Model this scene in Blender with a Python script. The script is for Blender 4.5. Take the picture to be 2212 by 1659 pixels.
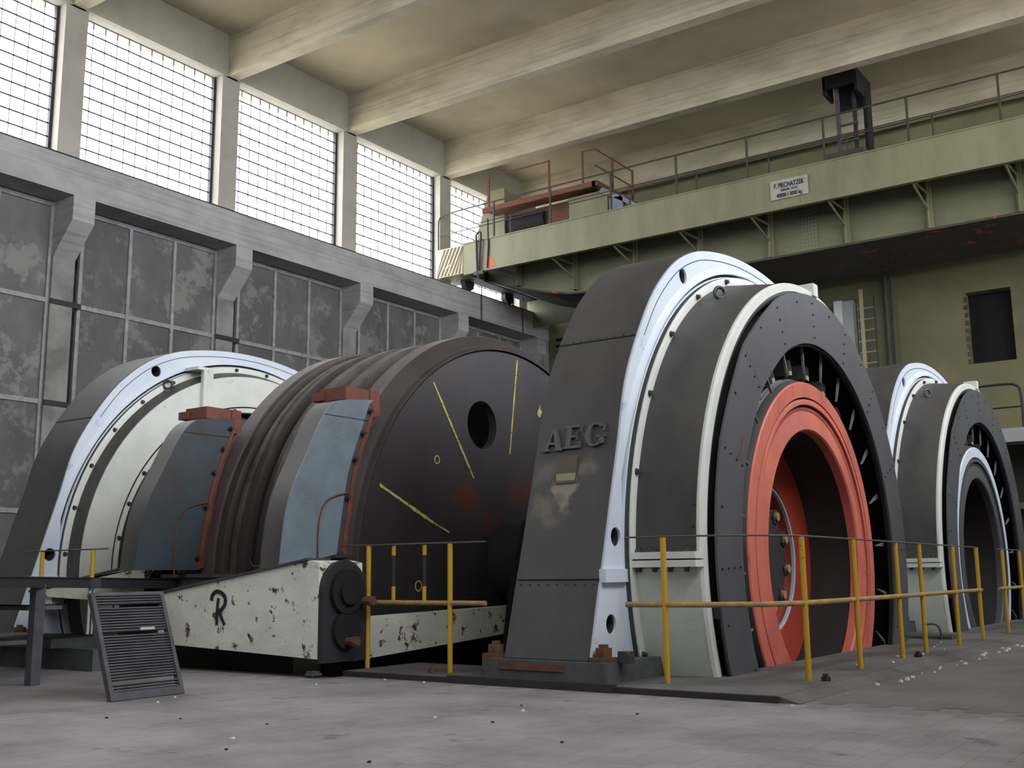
import bpy, bmesh, math, random
from mathutils import Vector, Matrix
rnd = random.Random(7)
PI = math.pi
sc = bpy.context.scene
for o in list(bpy.data.objects): bpy.data.objects.remove(o)
C = sc.collection

# ------------------------------------------------------------------ camera, world, exposure
def look_axes(yaw, pitch, roll):
    F = Vector((-math.cos(yaw)*math.cos(pitch), math.sin(yaw)*math.cos(pitch), math.sin(pitch)))
    R = F.cross(Vector((0, 0, 1))).normalized(); U = R.cross(F)
    return R*math.cos(roll)+U*math.sin(roll), -R*math.sin(roll)+U*math.cos(roll), F
camd = bpy.data.cameras.new('camera'); cam = bpy.data.objects.new('camera', camd); C.objects.link(cam)
R_, U_, F_ = look_axes(0.957101, 0.174366, -0.009128)
cam.matrix_world = Matrix(((R_.x, U_.x, -F_.x, 0), (R_.y, U_.y, -F_.y, 0), (R_.z, U_.z, -F_.z, 0), (0, 0, 0, 1)))
camd.sensor_width = 36; camd.lens = 36*2339.16/2212; camd.clip_end = 300; camd.clip_start = 0.05
sc.camera = cam
world = bpy.data.worlds.new('overcast_sky'); sc.world = world; world.use_nodes = True
bgn = world.node_tree.nodes['Background']; bgn.inputs[0].default_value = (0.955, 0.93, 1.0, 1); bgn.inputs[1].default_value = 7.0
sc.view_settings.view_transform = 'Standard'; sc.view_settings.look = 'None'
sc.view_settings.exposure = 0.92; sc.view_settings.gamma = 1; sc.view_settings.use_curve_mapping = False
sc.cycles.use_denoising = True; sc.cycles.max_bounces = 8; sc.cycles.diffuse_bounces = 5
sc.cycles.glossy_bounces = 3; sc.cycles.transparent_max_bounces = 8
sc.cycles.sample_clamp_indirect = 12; sc.cycles.caustics_reflective = False; sc.cycles.caustics_refractive = False
HX0, HX1, HY0, HY1 = -18.2, 2.9, -5.5, 26.95          # hall
ZF, ZS = -0.786, -0.745                               # floor, slab
PITCH, Y1 = 3.82, 11.14                               # bays
BAYS = [Y1 + PITCH*k for k in range(-4, 5)]
ZL0, ZL1, ZH, ZC = 6.955, 7.655, 10.98, 11.96          # ledge, window head / beam soffit, ceiling
ZRS = 6.2                                             # sill of the unseen right-hand windows, lowered to let in more daylight
def portal(name, loc, rot, sx, sy):                    # marks a window opening through which the sky's own light comes in
    l = bpy.data.lights.new(name, 'AREA'); l.shape = 'RECTANGLE'; l.size = sx; l.size_y = sy; l.cycles.is_portal = True
    o = bpy.data.objects.new(name, l); C.objects.link(o); o.location = loc; o.rotation_euler = rot
yc = (HY1+HY0)/2
portal('daylight_left', (HX0-0.2, yc, (ZH+7.75)/2), (0, -PI/2, 0), ZH-7.75, HY1-HY0)
portal('daylight_right', (HX1+0.3, yc, (ZH+ZRS)/2), (0, PI/2, 0), ZH-ZRS, HY1-HY0)

# ------------------------------------------------------------------ materials
MATS = {}
def mat(name, col, rough=0.8, metal=0.0, col2=None, scale=1.5, lo=0.4, hi=0.65, streak=None, spot=None, spot_scale=6, spot_t=0.62,
        spot_w=0.03, bump=0.15, bscale=30, vary=0.0, spec=0.4, wpos=False, blobs=None, lines=None):
    m = bpy.data.materials.new(name); m.use_nodes = True; nt = m.node_tree; N = nt.nodes; L = nt.links
    p = N['Principled BSDF']; p.inputs['Roughness'].default_value = rough; p.inputs['Metallic'].default_value = metal
    p.inputs['Specular IOR Level'].default_value = spec
    tc = N.new('ShaderNodeTexCoord'); vec = tc.outputs['Object']
    if wpos: vec = N.new('ShaderNodeNewGeometry').outputs['Position']
    if streak:
        mp = N.new('ShaderNodeMapping'); mp.inputs['Scale'].default_value = streak; L.new(vec, mp.inputs[0]); svec = mp.outputs[0]
    else: svec = vec
    c1 = (*col, 1)
    out = None
    if col2:
        n = N.new('ShaderNodeTexNoise'); n.inputs['Scale'].default_value = scale; n.inputs['Detail'].default_value = 8
        n.inputs['Roughness'].default_value = 0.62; L.new(svec, n.inputs['Vector'])
        mr = N.new('ShaderNodeMapRange'); mr.inputs[1].default_value = lo; mr.inputs[2].default_value = hi; L.new(n.outputs[0], mr.inputs[0])
        mx = N.new('ShaderNodeMix'); mx.data_type = 'RGBA'; mx.inputs[6].default_value = c1; mx.inputs[7].default_value = (*col2, 1)
        L.new(mr.outputs[0], mx.inputs[0]); out = mx.outputs[2]
    if spot:
        n = N.new('ShaderNodeTexNoise'); n.inputs['Scale'].default_value = spot_scale; n.inputs['Detail'].default_value = 6
        n.inputs['Roughness'].default_value = 0.7; L.new(vec, n.inputs['Vector'])
        mr = N.new('ShaderNodeMapRange'); mr.inputs[1].default_value = spot_t; mr.inputs[2].default_value = spot_t+spot_w; L.new(n.outputs[0], mr.inputs[0])
        mx = N.new('ShaderNodeMix'); mx.data_type = 'RGBA'; mx.inputs[7].default_value = (*spot, 1)
        if out: L.new(out, mx.inputs[6])
        else: mx.inputs[6].default_value = c1
        L.new(mr.outputs[0], mx.inputs[0]); out = mx.outputs[2]
    for (bp, br, bc, bs) in (blobs or ()):      # a stain with a place and shape of its own
        w = N.new('ShaderNodeTexNoise'); w.inputs['Scale'].default_value = 1.1/br; w.inputs['Detail'].default_value = 7; L.new(vec, w.inputs['Vector'])
        d = N.new('ShaderNodeVectorMath'); d.operation = 'DISTANCE'; d.inputs[1].default_value = bp; L.new(vec, d.inputs[0])
        a = N.new('ShaderNodeMath'); a.operation = 'MULTIPLY_ADD'; a.inputs[1].default_value = br*3.2; L.new(w.outputs[0], a.inputs[0]); L.new(d.outputs['Value'], a.inputs[2])
        mr = N.new('ShaderNodeMapRange'); mr.inputs[1].default_value = br*2.5; mr.inputs[2].default_value = br*2.5-bs; L.new(a.outputs[0], mr.inputs[0])
        mr.inputs[3].default_value = 0; mr.inputs[4].default_value = 0.9
        mx = N.new('ShaderNodeMix'); mx.data_type = 'RGBA'; mx.inputs[7].default_value = (*bc, 1)
        if out: L.new(out, mx.inputs[6])
        else: mx.inputs[6].default_value = c1
        L.new(mr.outputs[0], mx.inputs[0]); out = mx.outputs[2]
    if lines:      # narrow board marks
        mp2 = N.new('ShaderNodeMapping'); mp2.inputs['Scale'].default_value = lines[0]; L.new(vec, mp2.inputs[0])
        n = N.new('ShaderNodeTexNoise'); n.inputs['Scale'].default_value = 1; n.inputs['Detail'].default_value = 3; n.inputs['Roughness'].default_value = .5; L.new(mp2.outputs[0], n.inputs['Vector'])
        mr = N.new('ShaderNodeMapRange'); mr.inputs[1].default_value = .32; mr.inputs[2].default_value = .5; mr.inputs[3].default_value = 1-lines[1]; mr.inputs[4].default_value = 1; L.new(n.outputs[0], mr.inputs[0])
        mx = N.new('ShaderNodeMix'); mx.data_type = 'RGBA'; mx.blend_type = 'MULTIPLY'; mx.inputs[0].default_value = 1
        L.new(out, mx.inputs[6]); L.new(mr.outputs[0], mx.inputs[7]); out = mx.outputs[2]
    if vary:
        oi = N.new('ShaderNodeObjectInfo'); mr = N.new('ShaderNodeMapRange'); mr.inputs[3].default_value = 1-vary; mr.inputs[4].default_value = 1+vary
        L.new(oi.outputs['Random'], mr.inputs[0]); mx = N.new('ShaderNodeMix'); mx.data_type = 'RGBA'; mx.blend_type = 'MULTIPLY'; mx.inputs[0].default_value = 1
        if out: L.new(out, mx.inputs[6])
        else: mx.inputs[6].default_value = c1
        L.new(mr.outputs[0], mx.inputs[7]); out = mx.outputs[2]
    if out: L.new(out, p.inputs['Base Color'])
    else: p.inputs['Base Color'].default_value = c1
    if bump:
        n = N.new('ShaderNodeTexNoise'); n.inputs['Scale'].default_value = bscale; n.inputs['Detail'].default_value = 5; L.new(svec, n.inputs['Vector'])
        b = N.new('ShaderNodeBump'); b.inputs['Strength'].default_value = bump; b.inputs['Distance'].default_value = 0.02
        L.new(n.outputs[0], b.inputs['Height']); L.new(b.outputs[0], p.inputs['Normal'])
    MATS[name] = m; return m
concrete = mat('board_marked_concrete', (0.58, 0.535, 0.41), 0.9, col2=(0.42, 0.385, 0.29), scale=1.1, lines=((.35, .5, 13), .22), streak=(0.7, 1, 1.6), spot=(0.20, 0.19, 0.16), spot_scale=1.3, spot_t=0.68, spot_w=0.12, bump=0.25, bscale=7)
pillar_m = mat('smooth_pillar_concrete', (0.44, 0.42, 0.37), 0.9, col2=(0.36, 0.345, 0.30), scale=0.8)
ceil_m = mat('ceiling_concrete', (0.50, 0.45, 0.33), 0.92, col2=(0.36, 0.32, 0.24), scale=0.35, bump=0.1, bscale=4)
ledge_m = mat('grey_ledge_concrete', (0.47, 0.475, 0.47), 0.9, col2=(0.37, 0.375, 0.37), scale=1.6, lines=((.5, .35, 16), .20), streak=(1, .8, 1.3), spot=(0.15, 0.15, 0.15), spot_scale=2.5, spot_t=0.68, spot_w=0.05, bump=0.25, bscale=9)
pier_m = mat('pier_concrete', (0.33, 0.33, 0.32), 0.9, col2=(0.20, 0.20, 0.19), scale=1.6, bump=0.2, bscale=9)
pane_m = mat('painted_pane', (0.115, 0.115, 0.112), 0.6, col2=(0.165, 0.165, 0.16), scale=1.0, streak=(1, 1.2, 0.6), spot=(0.225, 0.228, 0.215), spot_scale=1.5, spot_t=0.52, spot_w=0.07, vary=0.16, wpos=True, bump=0.05, bscale=6)
frame_m = mat('grey_window_frame', (0.30, 0.29, 0.29), 0.6, col2=(0.42, 0.42, 0.44), scale=5, spot=(0.06, 0.06, 0.06), spot_scale=9, spot_t=0.63)
dark_m = mat('dark_metal', (0.03, 0.03, 0.033), 0.6, bump=0.05)
black_m = mat('near_black_surface', (0.012, 0.011, 0.012), 0.8, bump=0.05)  # also stands for the dark in the wall opening and ceiling hole
mdark = mat('dark_grey_motor_paint', (0.086, 0.084, 0.081), 0.5, col2=(0.052, 0.050, 0.050), scale=1.4, streak=(1, 1, 0.35), spot=(0.13, 0.12, 0.10), spot_scale=1.7, spot_t=0.70, spot_w=0.1, bump=0.05, bscale=14)
mplate = mat('dark_cover_plate_paint', (0.108, 0.108, 0.116), 0.45, col2=(0.082, 0.082, 0.088), scale=1.3, streak=(1, 1, 0.4), bump=0.05, bscale=12)
mside1 = mat('stained_motor_side_paint', (0.080, 0.079, 0.077), 0.5, col2=(0.057, 0.055, 0.055), scale=1.4, streak=(1, 1, 0.35), bump=0.05, bscale=14, blobs=[((-.07, -2.77, 1.38), .13, (0.27, 0.25, 0.19), .05), ((-.22, -2.80, 1.22), .17, (0.15, 0.14, 0.11), .12), ((.08, -2.75, 1.56), .14, (0.15, 0.14, 0.115), .10), ((-.26, -2.74, 1.55), .17, (0.125, 0.12, 0.105), .15)])
mblue = mat('pale_blue_white_paint', (0.66, 0.75, 0.86), 0.5, col2=(0.74, 0.80, 0.88), scale=1.4, spot=(0.34, 0.37, 0.41), spot_scale=4.5, spot_t=0.63, spot_w=0.10, bump=0.1, bscale=10)
mwhite = mat('off_white_paint', (0.78, 0.80, 0.74), 0.5, col2=(0.68, 0.71, 0.66), scale=2, spot=(0.42, 0.38, 0.30), spot_scale=5, spot_t=0.65, spot_w=0.08, bump=0.08)
mgreen = mat('light_grey_green_paint', (0.66, 0.70, 0.62), 0.55, col2=(0.56, 0.60, 0.53), scale=1.5, spot=(0.14, 0.11, 0.06), spot_scale=4, spot_t=0.73, spot_w=0.08)
mred = mat('salmon_red_paint', (0.70, 0.19, 0.125), 0.5, col2=(0.54, 0.135, 0.10), scale=2.2, streak=(1, 1, .4), spot=(0.36, 0.085, 0.06), spot_scale=4, spot_t=0.60, spot_w=0.10, bump=0.05)
mredin = mat('bright_red_primer', (0.42, 0.055, 0.030), 0.5, col2=(0.34, 0.045, 0.03), scale=2, bump=0.05)
mteal = mat('dark_teal_hub_paint', (0.035, 0.055, 0.060), 0.45, bump=0.05)
mrim = mat('pale_hub_rim_paint', (0.42, 0.52, 0.56), 0.5)
mbolt = mat('dark_bolt_steel', (0.07, 0.07, 0.07), 0.45, 0.4, spot=(0.30, 0.16, 0.08), spot_scale=14, spot_t=0.6)
mrust = mat('rusty_steel', (0.16, 0.07, 0.04), 0.85, col2=(0.09, 0.045, 0.03), scale=9)
mwell = mat('sooty_rotor_well', (0.020, 0.014, 0.015), 0.7, col2=(0.034, 0.026, 0.026), scale=2, streak=(1, 1, 0.3))
drum_m = mat('worn_dark_drum_steel', (0.062, 0.050, 0.047), 0.7, 0.0, col2=(0.040, 0.031, 0.029), scale=1.2, spot=(0.10, 0.075, 0.068), spot_scale=3, spot_t=0.6, spot_w=0.2, bump=0.08)
drumface_m = mat('blackened_drum_disc', (0.046, 0.042, 0.045), 0.42, 0.0, col2=(0.030, 0.026, 0.028), scale=0.9, streak=(1, 1, 0.5), spot=(0.115, 0.030, 0.015), spot_scale=0.75, spot_t=0.60, spot_w=0.1, bump=0.06, blobs=[((1.05, -.75, 2.80), .30, (0.13, 0.032, 0.016), .22), ((1.05, -.35, 2.55), .22, (0.11, 0.030, 0.016), .2), ((1.05, .15, 2.9), .28, (0.12, 0.032, 0.018), .22), ((1.05, -.2, 1.7), .5, (0.075, 0.022, 0.014), .5)])
track_m = mat('brownish_brake_track', (0.125, 0.098, 0.090), 0.6, 0.0, col2=(0.10, 0.07, 0.066), scale=3, streak=(4, 1, 1), spot=(0.16, 0.05, 0.04), spot_scale=4, spot_t=0.68, spot_w=0.08)
rope_m = mat('dark_groove_lining', (0.020, 0.018, 0.017), 0.7)  # near-black tone for the drum shell and its grooves
ridge_m = mat('scuffed_drum_ridge', (0.105, 0.093, 0.082), 0.7, col2=(0.05, 0.044, 0.042), scale=4)
bluebox_m = mat('worn_blue_grey_paint', (0.20, 0.265, 0.31), 0.5, col2=(0.145, 0.17, 0.18), scale=1.6, spot=(0.05, 0.035, 0.03), spot_scale=8, spot_t=0.66, spot_w=0.04)
bluedark_m = mat('dark_blue_grey_paint', (0.060, 0.080, 0.098), 0.5, col2=(0.062, 0.048, 0.044), scale=1.3, spot=(0.10, 0.045, 0.035), spot_scale=1.6, spot_t=0.66, spot_w=0.15)  # far brake housing, much darker than the near one
clamp_m = mat('red_brown_primer', (0.21, 0.065, 0.045), 0.6, col2=(0.15, 0.05, 0.04), scale=5)
lever_m = mat('chipped_white_lever_paint', (0.84, 0.86, 0.76), 0.6, col2=(0.70, 0.72, 0.62), scale=2.2, spot=(0.09, 0.055, 0.035), spot_scale=7.5, spot_t=0.585, spot_w=0.04, bump=0.25, bscale=18)
yellow_m = mat('yellow_rail_paint', (0.60, 0.36, 0.035), 0.5, spot=(0.10, 0.06, 0.03), spot_scale=22, spot_t=0.66, bump=0.05)
raildust_m = mat('dusty_rail_paint', (0.30, 0.21, 0.12), 0.75, col2=(0.52, 0.32, 0.05), scale=14, bump=0.05)
wire_m = mat('bare_top_rod', (0.10, 0.085, 0.07), 0.6)
crane_m = mat('olive_crane_paint', (0.245, 0.240, 0.140), 0.6, col2=(0.195, 0.195, 0.115), scale=1.2, streak=(1.6, 1, 0.4), spot=(0.10, 0.08, 0.06), spot_scale=3, spot_t=0.72, spot_w=0.06, bump=0.03)
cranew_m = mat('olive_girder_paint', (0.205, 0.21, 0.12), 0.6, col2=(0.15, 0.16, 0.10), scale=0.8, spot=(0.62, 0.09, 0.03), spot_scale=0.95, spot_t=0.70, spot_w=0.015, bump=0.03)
craned_m = mat('dark_crane_underside', (0.070, 0.066, 0.050), 0.7, col2=(0.05, 0.046, 0.036), scale=1, spot=(0.55, 0.07, 0.025), spot_scale=1.4, spot_t=0.61, spot_w=0.02)  # crane undersides, much darker than its olive sides
cranerust_m = mat('rusty_platform_steel', (0.19, 0.075, 0.045), 0.8, col2=(0.13, 0.06, 0.04), scale=4)
rail_m = mat('thin_rail_steel', (0.055, 0.047, 0.036), 0.6)
farwall_m = mat('olive_far_wall_plaster', (0.225, 0.215, 0.12), 0.9, col2=(0.15, 0.155, 0.09), scale=0.45, spot=(0.26, 0.21, 0.13), spot_scale=0.5, spot_t=0.58, spot_w=0.12, bump=0.08, bscale=5)
farlow_m = mat('dark_lower_wall', (0.10, 0.10, 0.075), 0.9, col2=(0.06, 0.06, 0.045), scale=0.8)
floor_m = mat('dusty_floor_joints', (0.19, 0.18, 0.183), 0.9, bump=0.1)
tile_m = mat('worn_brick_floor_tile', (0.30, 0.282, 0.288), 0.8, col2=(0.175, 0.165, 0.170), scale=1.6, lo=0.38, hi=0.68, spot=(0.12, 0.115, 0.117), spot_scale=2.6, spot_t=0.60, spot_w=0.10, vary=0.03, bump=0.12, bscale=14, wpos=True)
tile2_m = mat('darker_floor_tile', (0.185, 0.172, 0.168), 0.8, col2=(0.125, 0.117, 0.115), scale=1.3, lo=0.38, hi=0.68, spot=(0.09, 0.085, 0.085), spot_scale=2.6, spot_t=0.6, spot_w=0.1, vary=0.03, bump=0.12, bscale=14, wpos=True)  # darker tiles beyond the joint line in front of the slab
slab_m = mat('dusty_steel_slab', (0.145, 0.140, 0.132), 0.8, col2=(0.075, 0.073, 0.071), scale=1.6, bump=0.15, bscale=25)
slabedge_m = mat('dark_slab_edge_paint', (0.035, 0.033, 0.034), 0.6)
pad_m = mat('cast_foundation_block', (0.105, 0.112, 0.112), 0.7, col2=(0.065, 0.065, 0.064), scale=3, spot=(0.22, 0.28, 0.29), spot_scale=3.5, spot_t=0.68, spot_w=0.06)
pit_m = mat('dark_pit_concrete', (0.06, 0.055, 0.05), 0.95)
grate_m = mat('dark_grating_steel', (0.085, 0.083, 0.092), 0.55, col2=(0.055, 0.055, 0.062), scale=6)
white_m = mat('white_plaster', (0.62, 0.64, 0.62), 0.9)
chalk_m = mat('yellow_chalk', (0.52, 0.50, 0.12), 0.95, spot=(0.06, 0.05, 0.04), spot_scale=30, spot_t=0.58)
letter_m = mat('cast_grey_letter', (0.125, 0.12, 0.118), 0.25, 0.3)
brass_m = mat('dull_brass_plate', (0.10, 0.085, 0.055), 0.5, 0.2)
sign_m = mat('enamel_sign_white', (0.42, 0.43, 0.40), 0.5, col2=(0.33, 0.32, 0.28), scale=3)
ink_m = mat('black_sign_paint', (0.02, 0.02, 0.025), 0.6, bump=0)
stripe_m = mat('pale_yellow_hazard_paint', (0.62, 0.58, 0.33), 0.7, spot=(0.10, 0.07, 0.06), spot_scale=7, spot_t=0.66)
stripe2_m = mat('dark_hazard_paint', (0.10, 0.07, 0.055), 0.7, spot=(0.6, 0.56, 0.32), spot_scale=9, spot_t=0.62)
duct_m = mat('pale_grey_duct', (0.40, 0.42, 0.42), 0.5)
cleat_m = mat('pale_yellow_insulator', (0.42, 0.37, 0.22), 0.5)
orange_m = mat('orange_primer', (0.60, 0.17, 0.08), 0.7)
glass_m = bpy.data.materials.new('clear_window_glass'); glass_m.use_nodes = True
nt = glass_m.node_tree; nt.nodes.clear()
_o = nt.nodes.new('ShaderNodeOutputMaterial'); _t = nt.nodes.new('ShaderNodeBsdfTransparent'); _g = nt.nodes.new('ShaderNodeBsdfGlossy'); _m = nt.nodes.new('ShaderNodeMixShader')
_t.inputs[0].default_value = (0.95, 0.97, 0.96, 1); _g.inputs['Roughness'].default_value = 0.1; _m.inputs[0].default_value = 0.05
nt.links.new(_t.outputs[0], _m.inputs[1]); nt.links.new(_g.outputs[0], _m.inputs[2]); nt.links.new(_m.outputs[0], _o.inputs[0])

# ------------------------------------------------------------------ builders
BASE = {}
def tobm(): return bmesh.new()
def mesh_of(name, bm, mats, smooth=False):
    bmesh.ops.recalc_face_normals(bm, faces=bm.faces)
    me = bpy.data.meshes.new(name); bm.to_mesh(me); bm.free()
    for m in (mats if isinstance(mats, (list, tuple)) else [mats]): me.materials.append(m)
    if smooth:
        me.shade_smooth()
        try: me.set_sharp_from_angle(angle=math.radians(32))
        except Exception: pass
    return me
def obj(name, bm, mats, parent=None, smooth=False, label=None, kind=None):
    b = BASE.get(parent.name, Vector()) if parent else Vector()
    if b.length: bmesh.ops.translate(bm, verts=bm.verts, vec=-b)
    o = bpy.data.objects.new(name, mesh_of(name, bm, mats, smooth)); C.objects.link(o)
    if parent: o.parent = parent; BASE[o.name] = b
    if label: o['label'] = label
    if kind: o['kind'] = kind
    return o
def inst(name, me, parent, pos, rot=None, scale=None):
    o = bpy.data.objects.new(name, me); C.objects.link(o)
    b = BASE.get(parent.name, Vector()) if parent else Vector()
    o.location = Vector(pos)-b
    if rot: o.rotation_euler = rot
    if scale: o.scale = scale
    if parent: o.parent = parent; BASE[o.name] = Vector(pos)
    return o
def tag(o, label, cat, group=None):
    o['label'] = label; o['category'] = cat
    if group: o['group'] = group
    return o
def thing(name, loc, label, cat, group=None):
    o = bpy.data.objects.new(name, None); C.objects.link(o); o.location = loc; o.empty_display_size = 0.2
    BASE[o.name] = Vector(loc); return tag(o, label, cat, group)
def struct(name, bm, m, smooth=False):
    o = obj(name, bm, m, None, smooth); o['kind'] = 'structure'; return o
def box(bm, x0, x1, y0, y1, z0, z1, mi=0):
    v = [bm.verts.new((x, y, z)) for x in (x0, x1) for y in (y0, y1) for z in (z0, z1)]
    for f in ((0, 1, 3, 2), (4, 6, 7, 5), (0, 4, 5, 1), (2, 3, 7, 6), (0, 2, 6, 4), (1, 5, 7, 3)):
        bm.faces.new([v[i] for i in f]).material_index = mi
    return v
def prism(bm, pts, axis, a0, a1, mi=0, capmi=None):
    def P(p, a):
        if axis == 'x': return (a, p[0], p[1])
        if axis == 'y': return (p[0], a, p[1])
        return (p[0], p[1], a)
    A = [bm.verts.new(P(p, a0)) for p in pts]; B = [bm.verts.new(P(p, a1)) for p in pts]
    n = len(pts)
    for i in range(n): bm.faces.new((A[i], A[(i+1) % n], B[(i+1) % n], B[i])).material_index = mi
    f = bm.faces.new(A[::-1]); f.material_index = mi
    f = bm.faces.new(B); f.material_index = mi if capmi is None else capmi
def strip(bm, outer, inner, x0, x1, mi=0, face1=None, closed=False, m_in=None):
    """solid band between two same-length outlines in the Y-Z plane, from x0 to x1"""
    n = len(outer); V = []
    for o, i in zip(outer, inner):
        V.append([bm.verts.new((x0, *o)), bm.verts.new((x1, *o)), bm.verts.new((x1, *i)), bm.verts.new((x0, *i))])
    rng = range(n) if closed else range(n-1)
    for k in rng:
        a, b = V[k], V[(k+1) % n]
        bm.faces.new((a[0], a[1], b[1], b[0])).material_index = mi
        bm.faces.new((a[1], a[2], b[2], b[1])).material_index = mi if face1 is None else face1
        bm.faces.new((a[2], a[3], b[3], b[2])).material_index = mi if m_in is None else m_in
        bm.faces.new((a[3], a[0], b[0], b[3])).material_index = mi
    if not closed:
        for a in (V[0], V[-1]): bm.faces.new(a).material_index = mi
def lathe(bm, prof, cy, cz, n=96, a0=0, a1=360, mi=0, closed=True, caps=True):
    """revolve (x, r) profile about the X axis through (cy, cz)"""
    full = abs(a1-a0) >= 359.9; m = n if full else n+1; rings = []
    for k in range(m):
        a = math.radians(a0+(a1-a0)*k/n); c, s = math.cos(a), math.sin(a)
        rings.append([bm.verts.new((x, cy+r*c, cz+r*s)) for x, r in prof])
    P = len(prof); pr = range(P) if closed else range(P-1)
    for k in range(n):
        A, B = rings[k], rings[(k+1) % m]
        for j in pr: bm.faces.new((A[j], A[(j+1) % P], B[(j+1) % P], B[j])).material_index = mi
    if not full and closed and caps:
        for r in (rings[0], rings[-1]): bm.faces.new(r).material_index = mi
def disc(bm, x0, x1, cy, cz, r, n=24, mi=0): prism(bm, [(cy+r*math.cos(2*PI*k/n), cz+r*math.sin(2*PI*k/n)) for k in range(n)], 'x', x0, x1, mi)
def tube(bm, p0, p1, r, n=8, mi=0):
    p0, p1 = Vector(p0), Vector(p1); d = (p1-p0)
    if d.length < 1e-6: return
    d.normalize(); u = d.cross(Vector((0, 0, 1)) if abs(d.z) < .9 else Vector((1, 0, 0))).normalized(); w = d.cross(u)
    A = [bm.verts.new(p0+r*(math.cos(2*PI*k/n)*u+math.sin(2*PI*k/n)*w)) for k in range(n)]
    B = [bm.verts.new(p1+r*(math.cos(2*PI*k/n)*u+math.sin(2*PI*k/n)*w)) for k in range(n)]
    for k in range(n): bm.faces.new((A[k], A[(k+1) % n], B[(k+1) % n], B[k])).material_index = mi
    bm.faces.new(A[::-1]).material_index = mi; bm.faces.new(B).material_index = mi
def path(bm, pts, r, n=8, mi=0):
    pts = [Vector(p) for p in pts]; rings = []
    for i, p in enumerate(pts):
        d = (pts[min(i+1, len(pts)-1)]-pts[max(i-1, 0)]).normalized()
        u = d.cross(Vector((0, 0, 1)) if abs(d.z) < .9 else Vector((1, 0, 0))).normalized(); w = d.cross(u)
        rings.append([bm.verts.new(p+r*(math.cos(2*PI*k/n)*u+math.sin(2*PI*k/n)*w)) for k in range(n)])
    for A, B in zip(rings, rings[1:]):
        for k in range(n): bm.faces.new((A[k], A[(k+1) % n], B[(k+1) % n], B[k])).material_index = mi
    bm.faces.new(rings[0][::-1]); bm.faces.new(rings[-1])
def torus_bm(R, r, n=18, m=8):
    bm = tobm(); V = [[bm.verts.new(((R+r*math.cos(b))*math.cos(a), r*math.sin(b), (R+r*math.cos(b))*math.sin(a))) for b in [2*PI*j/m for j in range(m)]] for a in [2*PI*i/n for i in range(n)]]
    for i in range(n):
        for j in range(m): bm.faces.new((V[i][j], V[(i+1) % n][j], V[(i+1) % n][(j+1) % m], V[i][(j+1) % m]))
    return bm
def spline(pts, k=4):
    out = []; P = [pts[0]]+list(pts)+[pts[-1]]
    for i in range(1, len(P)-2):
        for j in range(k):
            t = j/k; a, b, c, d = P[i-1], P[i], P[i+1], P[i+2]
            out.append(tuple(0.5*((2*b[q])+(-a[q]+c[q])*t+(2*a[q]-5*b[q]+4*c[q]-d[q])*t*t+(-a[q]+3*b[q]-3*c[q]+d[q])*t**3) for q in range(len(b))))
    out.append(tuple(pts[-1])); return out
def bolt_mesh(name, r, h, m, n=6):
    bm = tobm(); disc(bm, 0, h*0.35, 0, 0, r*1.35, 14); disc(bm, h*0.3, h, 0, 0, r, n); return mesh_of(name, bm, m)

# ------------------------------------------------------------------ floor, slabs and pits
PITS = [(-12.95, -3.5, 7.46, 12.2), (-12.95, -3.5, 14.23, 19.0)]
XE = -2.635
bm = tobm()
def floor_rect(x0, x1, y0, y1): box(bm, x0, x1, y0, y1, ZF-0.3, ZF-0.002)
floor_rect(-6.27, HX1, HY0, 6.52); floor_rect(-18.6, -6.27, HY0, 6.3); floor_rect(XE-.1, HX1, 6.52, HY1)
floor_rect(-18.6, -12.95, 6.3, HY1); floor_rect(-12.95, XE-.1, 19.5, HY1)
floor = struct('floor', bm, floor_m)
TX, TY = 0.138, 0.276
cands = []
for i in range(-66, 22):
    for j in range(4, 97):
        x = i*TX; y = j*TY + (TY/2 if i % 2 else 0)
        if x > HX1-.2 or y > 26.3: continue
        if x < XE+TX/2 and y+TY/2 > 6.515: continue
        if y-TY/2 < 6.52 < y+TY/2: continue
        if x < -6.2 and y > 6.1: continue
        P = Vector((x, y, ZF)); z = P.dot(F_)
        if z < 1: continue
        u = 1106+P.dot(R_)*2339/z; v = 829.5-P.dot(U_)*2339/z
        if -250 < u < 2450 and v < 2000: cands.append((z, x, y, -60 < u < 2270 and v < 1720))
cands.sort()
tb = tobm()
def tile_geo(b, x, y, zt):
    w, d = TX/2-0.0012, TY/2-0.0012
    v = [b.verts.new((x+sx*w*k, y+sy*d, zt if k == 1 else zt)) for k in (1,) for sx, sy in ((-1, -1), (1, -1), (1, 1), (-1, 1))]
    lo = [b.verts.new((x+sx*(w+.0008), y+sy*(d+.0008), zt-0.0025)) for sx, sy in ((-1, -1), (1, -1), (1, 1), (-1, 1))]
    b.faces.new(v)
    for q in range(4): b.faces.new((lo[q], lo[(q+1) % 4], v[(q+1) % 4], v[q]))
tile_geo(tb, 0, 0, 0); tile_me = mesh_of('tile', tb, tile_m)
tb = tobm(); tile_geo(tb, 0, 0, 0); tile2_me = mesh_of('tile', tb, tile2_m)
field = tobm(); field2 = tobm(); cnt = 0
for z, x, y, vis in cands:
    if vis and cnt < 300:
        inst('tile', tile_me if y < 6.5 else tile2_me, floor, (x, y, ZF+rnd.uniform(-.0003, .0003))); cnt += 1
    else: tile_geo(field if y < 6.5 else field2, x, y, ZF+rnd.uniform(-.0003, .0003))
obj('tile_field', field, tile_m, floor, kind='stuff'); obj('tile_field', field2, tile2_m, floor, kind='stuff')

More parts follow.
